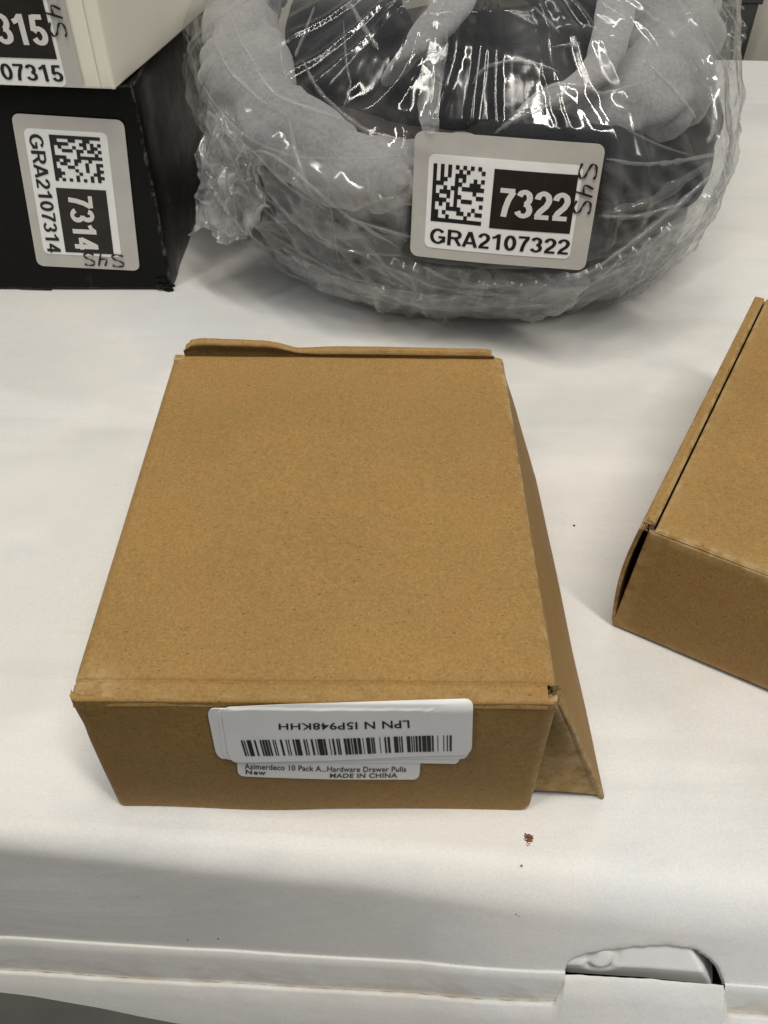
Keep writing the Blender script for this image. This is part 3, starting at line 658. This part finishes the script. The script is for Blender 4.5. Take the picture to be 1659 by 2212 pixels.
# crumpled shiny lower corner
V = []; f = []
for i, (px, py, sz) in enumerate([(352, 606, .016), (362, 618, .018), (345, 617, .012), (365, 628, .014)]):
    c = aty(px, py, YK - .004); n_ = 9; k = len(V); V.append(c + np.array([0, -.004, 0]))
    for j in range(n_): t = j * 2 * math.pi / n_; V.append(c + np.array([math.cos(t) * sz * random.uniform(.6, 1.1), .003 * random.uniform(0, 1), math.sin(t) * sz * .55 * random.uniform(.6, 1.1)]))
    f += [(k, k + 1 + (j + 1) % n_, k + 1 + j) for j in range(n_)]
mesh('crushed_corner', V, f, M_BLACK, kb, False)
qk = [np.array([aty(*p, YK)[0], aty(*p, YK)[2]]) for p in ((268, 258), (303, 583), (82, 572), (25, 243))]
def kP(a, b, lift): x, z = bil(qk, a, b); return np.array([x, YK - .002 - lift, z])
gra_sticker(kb, kP, '7314', 'GRA2107314')

cb = root('cream_box', 'cream white carton with numbered sticker, lying on top of the black box', 'box', (-.8, 2.0, HK))
A0 = np.array([-.502, 1.662, HK + .004]); fl_ = np.array([-.9965, .083, 0]); rd = np.array([.170, .985, 0]); hc = .34
def cq(a, b, z): return A0 + fl_ * a + rd * b + np.array([0, 0, z])
slab('front_panel', cq(.75, 0, hc), cq(.0275, .0008, hc), cq(.0275, .0008, 0), cq(.75, 0, 0), .010, M_CREAM, cb, 20, 12, None, .005)
slab('corner_strip', cq(.0275, .0, hc), cq(.0, 0, hc), cq(.0, 0, 0), cq(.0275, .0, 0), .012, M_CREAM, cb, 6, 12, None, .006)
slab('side_panel', cq(.0, .002, hc), cq(.0, .72, hc), cq(.0, .72, 0), cq(.0, .002, 0), .009, M_CREAM, cb, 20, 12, lambda u, v: np.array([.003 * math.sin(math.pi * u), 0, 0]), .0045)
slab('top_panel', cq(.75, .004, hc), cq(.004, .004, hc), cq(.004, .72, hc), cq(.75, .72, hc), .009, M_CREAM, cb, 8, 8)
slab('back_panel', cq(.0, .72, hc), cq(.75, .72, hc), cq(.75, .72, 0), cq(.0, .72, 0), .010, M_CREAM, cb, 8, 8)
slab('left_panel', cq(.75, .72, hc), cq(.75, .0, hc), cq(.75, 0, 0), cq(.75, .72, 0), .010, M_CREAM, cb, 8, 8)
def cP(a, b, lift):
    wd, hh = .3214, .217; x0 = .0575 + (1 - a) * wd; z0 = .0035 + (.915 - b) * hh * 1.02
    return cq(x0 - .0 * b, 0, z0) + np.array([0, -.0015 - lift, 0])
gra_sticker(cb, cP, '7315', 'GRA2107315', cut=.915)

# ------------------------------------------------------------------ bagged cushion
bg_ = root('bagged_cushion', 'crumpled clear plastic bag holding grey and black padded goods, numbered sticker', 'bag', (.2, 2.1, 0))
allpts = []
def tube(name, pts, rad, mat, flat=1.0, closed=False, nz_=.012, parent=bg_, seg=44, sub=14, hull=True, label=None):
    pts = [np.array(p, float) for p in pts]; n_ = len(pts); C = []; Rr = []
    rng_ = range(n_ if closed else n_ - 1)
    for i in rng_:
        g = (lambda j: pts[j % n_]) if closed else (lambda j: pts[min(max(j, 0), n_ - 1)])
        gr = (lambda j: rad[j % n_]) if closed else (lambda j: rad[min(max(j, 0), n_ - 1)])
        p0, p1, p2, p3 = g(i - 1), g(i), g(i + 1), g(i + 2)
        for k in range(sub):
            t = k / sub; C.append(.5 * ((2 * p1) + (-p0 + p2) * t + (2 * p0 - 5 * p1 + 4 * p2 - p3) * t * t + (-p0 + 3 * p1 - 3 * p2 + p3) * t ** 3)); Rr.append(gr(i) * (1 - t) + gr(i + 1) * t)
    if not closed:
        C.append(pts[-1]); Rr.append(rad[-1])
        e = [.0, .35, .65, .87, .97]; d0 = C[0] - C[1]; d0 /= np.linalg.norm(d0); d1 = C[-1] - C[-2]; d1 /= np.linalg.norm(d1)
        a = [C[0] + d0 * Rr[0] * math.sqrt(1 - x * x) for x in e]; b = [C[-1] + d1 * Rr[-1] * math.sqrt(1 - x * x) for x in e[::-1]]
        C = a + C + b; Rr = [Rr[0] * max(x, .02) for x in e] + Rr + [Rr[-1] * max(x, .02) for x in e[::-1]]
    V = []; N = len(C)
    for i in range(N):
        if closed: d = C[(i + 1) % N] - C[i - 1]
        else: d = C[min(i + 1, N - 1)] - C[max(i - 1, 0)]
        d /= np.linalg.norm(d) + 1e-9; s = np.cross(d, [0, 0, 1]); s /= np.linalg.norm(s) + 1e-9; u = np.cross(s, d)
        for j in range(seg):
            t = 2 * math.pi * j / seg; o_ = s * math.cos(t) * Rr[i] + u * math.sin(t) * Rr[i] * flat; p = C[i] + o_
            l = np.linalg.norm(o_) + 1e-9; p = p + o_ / l * (nz_ * nz(p, 6) + nz_ * .5 * nz(p, 17, 3) - (nz_ * .55 * max(0, 1 - abs(nz(p, 8, 11)) * 6) if mat is M_GREY else 0)) * min(1, l / .04)
            if p[2] < .004: p[2] = .004
            V.append(p)
    f = gridfaces(N, seg, 0, True)
    if closed: f += [((N - 1) * seg + j, (N - 1) * seg + (j + 1) % seg, (j + 1) % seg, j) for j in range(seg)]
    if hull: allpts.extend(V[::3])
    return mesh(name, V, f, mat, parent, True, label=label)
def ring(cx, cy, z, rx, ry, n_=14, ph=0, wob=.03):
    return [(cx + rx * math.cos(2 * math.pi * i / n_ + ph) * (1 + wob * nz((i, 0, 0), .9)), cy + ry * math.sin(2 * math.pi * i / n_ + ph) * (1 + wob * nz((i, 5, 0), .9)), z) for i in range(n_)]
CXB, CYB = .205, 2.02
tube('sole_pad', ring(CXB, CYB + .02, .085, .385, .39), [.125] * 14, M_CHAR, .62, True, .014)
tube('lower_roll', ring(CXB, CYB + .01, .215, .425, .43), [.112] * 14, M_CHAR, .75, True, .016)
tube('middle_roll', ring(CXB + .02, CYB + .01, .305, .415, .42), [.10] * 14, M_MESH, .72, True, .016)
# dark fill disc so the middle is not empty
tube('inner_pad', [(CXB - .2, CYB + .1, .22), (CXB, CYB, .25), (CXB + .22, CYB + .1, .23)], [.26, .3, .27], M_BLKF, .7, False, .02)
up = []
for (u, v, z, r) in ((560, -140, .46, .10), (530, -10, .42, .10), (522, 110, .40, .095), (555, 220, .375, .092), (640, 310, .35, .080), (760, 365, .32, .072), (880, 385, .325, .075), (1000, 380, .325, .07), (1110, 300, .36, .04), (1190, 245, .40, .052), (1320, 245, .41, .080), (1420, 200, .41, .092), (1440, 90, .43, .105), (1430, -60, .46, .11), (1200, -200, .50, .11), (860, -220, .50, .10)):
    p = atz(u, v, z); up.append((p, r))
tube('plush_ring', [p for p, r in up], [r for p, r in up], M_GREY, .95, True, .026, sub=16)
tube('black_roll', [atz(1060, 330, .345), atz(1150, 318, .36), atz(1250, 328, .355), atz(1360, 360, .345), atz(1460, 395, .33)], [.07, .085, .085, .08, .05], M_BLKF, .8, False, .012)
def blob(name, u, v, z, r, mat, f=1.0, rz=0, nn=.02, seed=0):
    c = atz(u, v, z); V = []; n1, n2 = 30, 40
    for i in range(n1):
        th = math.pi * i / (n1 - 1)
        for j in range(n2):
            ph = 2 * math.pi * j / n2; d = np.array([math.sin(th) * math.cos(ph), math.sin(th) * math.sin(ph), math.cos(th)])
            e = d * np.array(r); e = np.array([e[0] * math.cos(rz) - e[1] * math.sin(rz), e[0] * math.sin(rz) + e[1] * math.cos(rz), e[2]])
            p = c + e * (1 + nn * 6 * nz(d, 1.6, seed) + nn * 2 * nz(d, 5, seed)); p[2] = max(p[2], .01); V.append(p)
    allpts.extend(V[::4]); return mesh(name, V, gridfaces(n1, n2, 0, True), mat, bg_)
M_BLKG = mat_fabric('black_padding', (.004, .005, .006), (.009, .010, .013), .55, 500, .0)
blob('black_pad', 760, 90, .42, (.135, .26, .13), M_BLKG, rz=.12, seed=1)
blob('black_pad', 1135, 90, .43, (.185, .20, .12), M_BLKG, rz=-.25, seed=2)
blob('black_pad', 980, 215, .37, (.16, .09, .09), M_BLKF, seed=3)
tube('grey_strap', [atz(845, 165, .46), atz(900, 100, .52), atz(965, 30, .55), atz(1020, -50, .56)], [.022, .03, .034, .03], M_GREY, .6, False, .006)
tube('grey_strap', [atz(1330, -40, .55), atz(1325, 60, .54), atz(1290, 150, .50), atz(1200, 215, .46)], [.03, .035, .032, .022], M_GREY, .7, False, .006)

# sticker pose on the bag front
LC = np.array([.2068, 1.4616, .3229]); 
ex = np.array([.9815, -.1913, .012]); ey = np.array([.0166, .1471, .989]); en = np.cross(ex, ey); en /= np.linalg.norm(en)
if en[1] > 0: en = -en
LW, LH = .3214, .217
for a in (-.5, .5):
    for b in (-.5, .5): allpts.append(LC + ex * a * LW + ey * b * LH)
# film: hull of the goods in random facets, crumpled with sharp folds
PT = np.array(allpts); BC = np.array([CXB, CYB, .26])
K = 110; nd_ = rng.normal(size=(K, 3)); nd_ /= np.linalg.norm(nd_, axis=1)[:, None]
nd_ = np.vstack([nd_, en]); hh = (nd_ @ (PT - BC).T).max(1) + .006
nd_[:, :] = nd_
hh[:-1] += np.abs(rng.normal(size=K)) * .008
N1, N2 = 300, 540
th = np.linspace(.02, math.pi - .02, N1); ph = np.linspace(0, 2 * math.pi, N2, endpoint=False)
D = np.stack([np.outer(np.sin(th), np.cos(ph)), np.outer(np.sin(th), np.sin(ph)), np.outer(np.cos(th), np.ones(N2))], -1).reshape(-1, 3)
dots = D @ nd_.T
rr_ = np.where(dots > .05, hh[None, :] / np.maximum(dots, .05), 1e9); rr_s = np.sort(rr_, axis=1)[:, :4]
ht_ = []
for _ in range(500):
    d_ = rng.normal(size=3); d_ /= np.linalg.norm(d_); ht_.append(np.append(d_, ((PT - BC) @ d_).max() + .010))
ht_ = np.array(ht_); dt_ = D @ ht_[:, :3].T
RT = np.where(dt_ > .05, ht_[:, 3][None, :] / np.maximum(dt_, .05), 1e9).min(1)
R0 = rr_s[:, 0] * .9 + rr_s[:, 1] * .1; CR = np.exp(-((rr_s[:, 1] - rr_s[:, 0]) / .0045) ** 2)
R0 = np.minimum(R0, RT)
PP = BC + D * R0[:, None]
fold = np.zeros(len(PP))
def ridge(p, s, seed, st=(1, 1, 1)):
    v = noise.noise(Vector((p[0] * s * st[0] + seed, p[1] * s * st[1] + seed * 2, p[2] * s * st[2] - seed)))
    return max(0, 1 - abs(v) * 6.0)
for i in range(len(PP)):
    p = PP[i]
    if p[1] > CYB + .35 and p[2] < .3: continue
    w = noise.noise(Vector(p * 4)) * .10; q = p + np.array([w, w, -w])
    r1 = ridge(q, 5, 1); r2 = ridge(q, 9, 4, (1, 1, .6)); r3 = ridge(q, 19, 8, (1, 1, .5)); 
    az = math.atan2(p[1] - CYB + .15, p[0] - CXB); hr = math.hypot(p[0] - CXB, p[1] - CYB); g = noise.noise(Vector(p * 3)) * 1.5
    r4 = max(0, 1 - abs(noise.noise(Vector((math.cos(az) * 4.5 + g, math.sin(az) * 4.5, p[2] * 1.0 + hr * .9)))) * 5)
    r5 = max(0, 1 - abs(noise.noise(Vector((math.cos(az) * 16 + g, math.sin(az) * 16 + 5, p[2] * 2 + hr * 1.5)))) * 5)
    nlab = abs((p - LC) @ ex) < LW * .53 and abs((p - LC) @ ey) < LH * .56 and p[1] < 1.7
    am = .1 if nlab else 1
    lo = max(0, min(1, (.44 - p[2]) / .12))
    c1 = max(0, 1 - abs(noise.noise(Vector((math.cos(az) * 1.0 + g * .3, math.sin(az) * 1.0, p[2] * 8 + g * .5)))) * 4)
    c2 = max(0, 1 - abs(noise.noise(Vector((math.cos(az) * 3 - g, math.sin(az) * 3 + 9, p[2] * 20 + g * .5)))) * 4.5)
    dsp = am * (lo * .006 * c1 + lo * .0018 * c2 + .001 * lo * r3 + .004 * lo * r5 + (.003 + .008 * lo) * r1 + (.002 + .005 * lo) * r2 + .0010 * r3 + .012 * r4 + .0010 * r5 + .012 * noise.noise(Vector(p * 4)) + .0008 * noise.noise(Vector(p * 18)))
    PP[i] = p + D[i] * (dsp if not nlab else dsp - .004)
    fold[i] = min(1, (.2 + .8 * lo) * (.28 * r1 ** 5 + .26 * r2 ** 5 + .16 * r3 ** 4 + .24 * r4 ** 6 + .14 * r5 ** 6 + lo * .35 * c1 ** 6 + lo * .2 * c2 ** 5) + .30 * CR[i] * max(0, .5 + 1.4 * nz(p, 5, 7)) * (.35 + .65 * lo) + .40 * max(0, min(1, (.42 - p[2]) / .12)) * max(0, min(1, (.24 - p[0]) / .25)) * (.10 + .55 * r4 ** 2 + .5 * r5 ** 3 + .5 * c2 ** 3 + .9 * max(0, nz(p, 6, 3))) + .14 * max(0, min(1, (.26 - p[2]) / .1)))
LA = (PP - LC) @ ex; LB = (PP - LC) @ ey; LN = (PP - LC) @ en
inl = (np.abs(LA) < LW * .54) & (np.abs(LB) < LH * .57) & (LN > -.2)
PP = PP + np.where(inl, .004 - LN, 0)[:, None] * en; fold = np.where(inl, fold * .2, fold)
PP[:, 2] = np.maximum(PP[:, 2], .003)
PP[:, 0] = np.maximum(PP[:, 0], np.where(PP[:, 1] > YK - .02, XK + .012, -9))
mesh('plastic_film', PP, gridfaces(N1, N2, 0, True), M_FILM, bg_, True, fold, 'fold')
# pleats and creases where the film is pinched, lying on the film
from mathutils.bvhtree import BVHTree
BVH = BVHTree.FromPolygons([Vector(p) for p in PP], gridfaces(N1, N2, 0, True))
def hit(u, v):
    d = Vector(ray(u, v)).normalized(); h = BVH.ray_cast(Vector((0, 0, 1)), d)
    return (np.array(h[0]), np.array(h[1])) if h[0] is not None else None
def spline(px, n=12):
    P_ = [np.array(p, float) for p in px]; out = []
    for i in range(len(P_) - 1):
        p0, p1, p2, p3 = P_[max(i - 1, 0)], P_[i], P_[i + 1], P_[min(i + 2, len(P_) - 1)]
        for k in range(n):
            t = k / n; out.append(.5 * ((2 * p1) + (-p0 + p2) * t + (2 * p0 - 5 * p1 + 4 * p2 - p3) * t * t + (-p0 + 3 * p1 - 3 * p2 + p3) * t ** 3))
    return out + [P_[-1]]
def cc(x, y): return (367.6 + x * .7785, y * .7785)
def crease(pts, w, h, mat, fo, jit=1.5, seed=0):
    """a pinched ridge (w wide, h high) running over the film"""
    line = spline([cc(*p) for p in pts]); C = []
    for i, q in enumerate(line):
        q = q + np.array([noise.noise(Vector((i * .35, seed, 0))), noise.noise(Vector((i * .35, seed, 5)))]) * jit
        hh_ = hit(*q)
        if hh_ is not None: C.append(hh_[0])
    if len(C) < 4: return
    C = np.array(C)
    for _ in range(2): C[1:-1] = (C[:-2] + 2 * C[1:-1] + C[2:]) / 4
    V = []; W = []; ns = 7; n_ = len(C)
    for i in range(n_):
        d = C[min(i + 1, n_ - 1)] - C[max(i - 1, 0)]; d /= np.linalg.norm(d) + 1e-9
        vw = np.array([0, 0, 1.0]) - C[i]; vw /= np.linalg.norm(vw); sd_ = np.cross(d, vw); sd_ /= np.linalg.norm(sd_) + 1e-9
        nn_ = np.cross(sd_, d); nn_ = nn_ if nn_ @ vw > 0 else -nn_
        e = math.sin(math.pi * min(1, max(0.02, i / (n_ - 1)))) ** .5 * (.75 + .5 * abs(noise.noise(Vector((i * .22, seed, 9)))) * 2)
        for j in range(ns):
            t = -1 + 2 * j / (ns - 1); hgt = (1 - abs(t)) ** .8
            V.append(C[i] + sd_ * w * e * t * (1 + .3 * noise.noise(Vector((i * .3, j, seed)))) + nn_ * (h * e * hgt + .0012)); W.append(fo * (.35 + .65 * hgt))
    mesh('film_crease', V, gridfaces(n_, ns), mat, bg_, True, W, 'fold')
LINES = [[(60, 180), (110, 270), (200, 370), (330, 430), (500, 440), (660, 430)], [(120, 100), (160, 190), (230, 260), (270, 290)], [(230, 180), (290, 260), (380, 300), (480, 330)],
    [(100, 270), (160, 360), (230, 420), (330, 520), (470, 600)], [(230, 420), (300, 440), (480, 590), (640, 690)], [(280, 540), (350, 620), (470, 690), (640, 710)], [(480, 600), (560, 560), (670, 540)],
    [(480, 600), (600, 640), (680, 660)], [(330, 330), (350, 430), (390, 540)], [(430, 470), (450, 600), (470, 740)], [(540, 470), (560, 560)], [(150, 400), (190, 470), (240, 560), (330, 640)], [(260, 520), (300, 620), (360, 690)],
    [(500, 690), (600, 740), (760, 800), (900, 815), (1000, 820)], [(1160, 760), (1300, 660), (1420, 560), (1530, 460)], [(1180, 860), (1300, 800), (1400, 700), (1500, 600)], [(1210, 440), (1300, 455), (1400, 450), (1500, 430), (1540, 440)],
    [(1200, 600), (1300, 600), (1400, 570)], [(1440, 30), (1480, 150), (1500, 220)], [(1480, 230), (1530, 300), (1545, 380), (1540, 440)], [(1500, 240), (1510, 340), (1490, 400)], [(1250, 350), (1350, 400), (1440, 430)],
    [(400, 20), (370, 100), (345, 160)], [(500, 10), (540, 80), (580, 140)], [(480, 60), (490, 180), (500, 240), (480, 300)], [(840, 230), (880, 185), (980, 170), (1080, 200)], [(900, 370), (960, 330), (1050, 290), (1100, 240)],
    [(1060, 130), (1140, 120)], [(1010, 20), (1060, 70), (1080, 90)], [(980, 290), (1050, 240), (1150, 240), (1200, 260), (1300, 230)], [(760, 10), (768, 120), (750, 240), (735, 330)], [(160, 20), (200, 120), (250, 200)],
    [(700, 740), (820, 790), (950, 790)], [(1080, 770), (1250, 730), (1380, 640)], [(370, 170), (420, 260), (540, 360), (650, 385)], [(1330, 180), (1400, 250), (1460, 330)], [(1300, 230), (1320, 160), (1345, 235)],
    [(200, 600), (330, 680), (480, 760), (620, 800)], [(740, 850), (900, 850), (1050, 845)], [(300, 90), (310, 170), (330, 240)], [(560, 690), (620, 760), (720, 830)], [(1120, 440), (1160, 420), (1200, 440)]]
for k, l in enumerate(LINES): crease(l, .0026 + .0016 * ((k * 7) % 3), .0030 + .0012 * ((k * 5) % 3), M_FILM, .30 + .12 * (k % 3), 2.5, k)
for k, (l, w_) in enumerate((([(900, 820), (1100, 790), (1300, 700), (1440, 600), (1540, 500)], .020), ([(480, 700), (620, 745), (780, 790), (920, 800), (1060, 800)], .022), ([(160, 660), (300, 720), (470, 775), (700, 840), (900, 850)], .016),
        ([(750, 0), (735, 120), (728, 250), (715, 350)], .014), ([(200, 300), (300, 400), (450, 500), (600, 560)], .018), ([(1420, 20), (1470, 150), (1500, 260), (1520, 400)], .018), ([(330, 480), (420, 600), (520, 690)], .015), ([(1190, 600), (1330, 560), (1500, 450)], .010))):
    crease(l, w_, .006, M_FILM, .17, 5, 50 + k)
def bP(a, b, lift):
    return LC + ex * (a - .5) * LW + ey * (.5 - b) * LH + en * (.010 + lift + .004 * math.sin(2.6 * a + .4) - .0025 * math.sin(5 * a + 3 * b) + .0022 * math.exp(-((b - .12 - .25 * a) / .07) ** 2) * max(0, 1 - a * 1.2))
gra_sticker(bg_, bP, '7322', 'GRA2107322')

# gathered film: bag mouth on the left, loose corner upper right, skirt at the bottom
def crumple(name, grid, amp, mat, seed, fd=.35):
    """grid: rows of control points (world); interpolated and crumpled"""
    G = np.array(grid, float); nr, nc = G.shape[:2]; n1, n2 = nr * 16, nc * 18; V = []; W = []
    for i in range(n1):
        a = i / (n1 - 1) * (nr - 1); i0 = min(int(a), nr - 2); fa = a - i0
        for j in range(n2):
            b = j / (n2 - 1) * (nc - 1); j0 = min(int(b), nc - 2); fb = b - j0
            p = G[i0, j0] * (1 - fa) * (1 - fb) + G[i0 + 1, j0] * fa * (1 - fb) + G[i0, j0 + 1] * (1 - fa) * fb + G[i0 + 1, j0 + 1] * fa * fb
            r = ridge(p, 14, seed); r2 = ridge(p, 30, seed + 3)
            o_ = np.array([nz(p, 16, seed), nz(p, 16, seed + 1), nz(p, 16, seed + 2)]) * amp + np.array([nz(p, 45, seed), nz(p, 45, seed + 5), nz(p, 45, seed + 9)]) * amp * .35
            q = p + o_ + np.array([0, -1, .5]) * (r * .5 + r2 * .3) * amp; q[2] = max(q[2], .006)
            V.append(q); W.append(min(1, fd * (r ** 3 + .6 * r2 ** 3)))
    return mesh(name, V, gridfaces(n1, n2), mat, bg_, True, W, 'fold')
P3 = lambda u, v, y: aty(u, v, y)
crumple('gathered_mouth', [[P3(455, 235, 1.80), P3(500, 240, 1.72), P3(560, 270, 1.66)], [P3(440, 320, 1.76), P3(500, 330, 1.68), P3(570, 350, 1.60)], [P3(428, 400, 1.72), P3(490, 410, 1.64), P3(570, 430, 1.56)], [P3(418, 505, 1.70), P3(480, 512, 1.66), P3(545, 500, 1.60)]], .030, M_FILM2, 2, .5)
crumple('gathered_mouth', [[P3(440, 255, 1.78), P3(470, 262, 1.72), P3(520, 300, 1.62)], [P3(432, 350, 1.74), P3(475, 372, 1.66), P3(525, 400, 1.60)], [P3(440, 470, 1.72), P3(470, 505, 1.66), P3(520, 520, 1.60)]], .034, M_FILM2, 9, .5)
crumple('loose_corner', [[P3(1440, -40, 2.35), P3(1530, -30, 2.3), P3(1600, 10, 2.3)], [P3(1470, 60, 2.25), P3(1550, 50, 2.2), P3(1612, 62, 2.2)], [P3(1490, 170, 2.15), P3(1550, 140, 2.12), P3(1598, 130, 2.12)], [P3(1510, 300, 2.05), P3(1550, 240, 2.05), P3(1578, 190, 2.05)]], .022, M_FILM, 5, .3)
crumple('film_skirt', [[P3(520, 500, 1.72), P3(760, 610, 1.47), P3(960, 640, 1.45), P3(1150, 640, 1.45), P3(1330, 590, 1.50), P3(1490, 470, 1.80)], [P3(520, 550, 1.76), P3(740, 648, 1.53), P3(940, 686, 1.51), P3(1150, 690, 1.51), P3(1340, 640, 1.55), P3(1500, 520, 1.85)]], .009, M_FILM, 12, .5)
crumple('film_pleat', [[P3(925, -40, 1.75), P3(945, -40, 1.74), P3(965, -40, 1.75)], [P3(920, 120, 1.60), P3(940, 120, 1.59), P3(958, 120, 1.60)], [P3(905, 280, 1.50), P3(925, 285, 1.49), P3(950, 285, 1.50)]], .010, M_FILM2, 21, .2)

# ------------------------------------------------------------------ things behind the table
wl = root('panel_wall', 'beige upright panel behind the far end of the table, top right', 'panel', (2, 3.5, fz))
mesh('panel', [(-4, 3.48, fz), (6, 3.42, fz), (6, 3.42, 1.6), (-4, 3.48, 1.6), (-4, 3.6, fz), (6, 3.54, fz), (6, 3.54, 1.6), (-4, 3.6, 1.6)], [(0, 1, 2, 3), (5, 4, 7, 6), (3, 2, 6, 7), (1, 5, 6, 2), (4, 0, 3, 7)], M_WALL, wl, False)
ps = root('dark_post', 'dark grey metal post behind the bag, in front of the beige panel', 'post', (1.1, 3.38, fz))
pa = aty(1560, 122, 3.375)[0]; pb = aty(1611, 122, 3.375)[0]
slab('upright', (pa, 3.375, .9), (pb, 3.375, .9), (pb, 3.375, fz), (pa, 3.375, fz), .05, M_POST, ps, 4, 6, None, .01)
z1 = aty(1600, 12, 3.375)[2]
slab('collar', (pa - .04, 3.37, z1 + .05), (pb + .012, 3.37, z1 + .05), (pb + .012, 3.37, z1), (pa - .04, 3.37, z1), .06, M_POST, ps, 4, 4, None, .01)

# ------------------------------------------------------------------ crumbs and grit
def grains(name, label, cat, u, v, pts, mat, onslope=False):
    c0 = atz(u, v, 0); r = root(name, label, cat, tuple(c0), 'specks of grit on the table' if cat == 'speck' else None); V = []; f = []
    for (du, dv, sz) in pts:
        if onslope: st = px_to_st(u + du, v + dv); c = slope_pt(*st)
        else: c = atz(u + du, v + dv, 0)
        k = len(V); n_ = 7; V.append(c + np.array([0, 0, sz * .55]))
        for j in range(n_): t = j * 2 * math.pi / n_ + du; V.append(c + np.array([math.cos(t) * sz * random.uniform(.7, 1.15), math.sin(t) * sz * random.uniform(.7, 1.15), .0002]))
        f += [(k, k + 1 + j, k + 1 + (j + 1) % n_) for j in range(n_)]
    mesh('grain', V, f, mat, r, False); return r
cl = [(-6, -10, .0018), (-2, -7, .0025), (2, -9, .0016), (6, -5, .0024), (-5, -3, .0024), (1, -2, .0030), (6, 1, .0026), (10, -1, .0014), (-8, -6, .0013), (-6, 3, .0016), (0, 4, .0026), (5, 6, .0018), (9, 5, .0012), (-2, 8, .0012), (2, 11, .0014), (-4, 12, .0010), (-1, 15, .0012), (4, 14, .0009), (-9, 0, .0009), (11, -6, .0010)]
grains('crumb_cluster', 'small reddish brown crumb patch on the white table in front of the box', 'crumbs', 1141, 1812, cl, M_SPECK)
grains('grit_speck', 'tiny dark speck on the table just below the brown crumb patch', 'speck', 1127, 1870, [(0, 0, .0014)], M_SPECKD)
grains('grit_speck', 'tiny dark speck on the table between the two brown boxes', 'speck', 1240, 1135, [(0, 0, .0024)], M_SPECKD)
grains('grit_speck', 'faint pair of dark specks on the rolled table edge left of centre', 'speck', 405, 2030 - 1, [(0, 0, .0012), (66, -2, .0012)], M_SPECKD, True)
grains('grit_speck', 'faint dark double speck on the rolled table edge above the slot', 'speck', 1115, 1975, [(0, 0, .0011), (6, 4, .0008)], M_SPECKD, True)
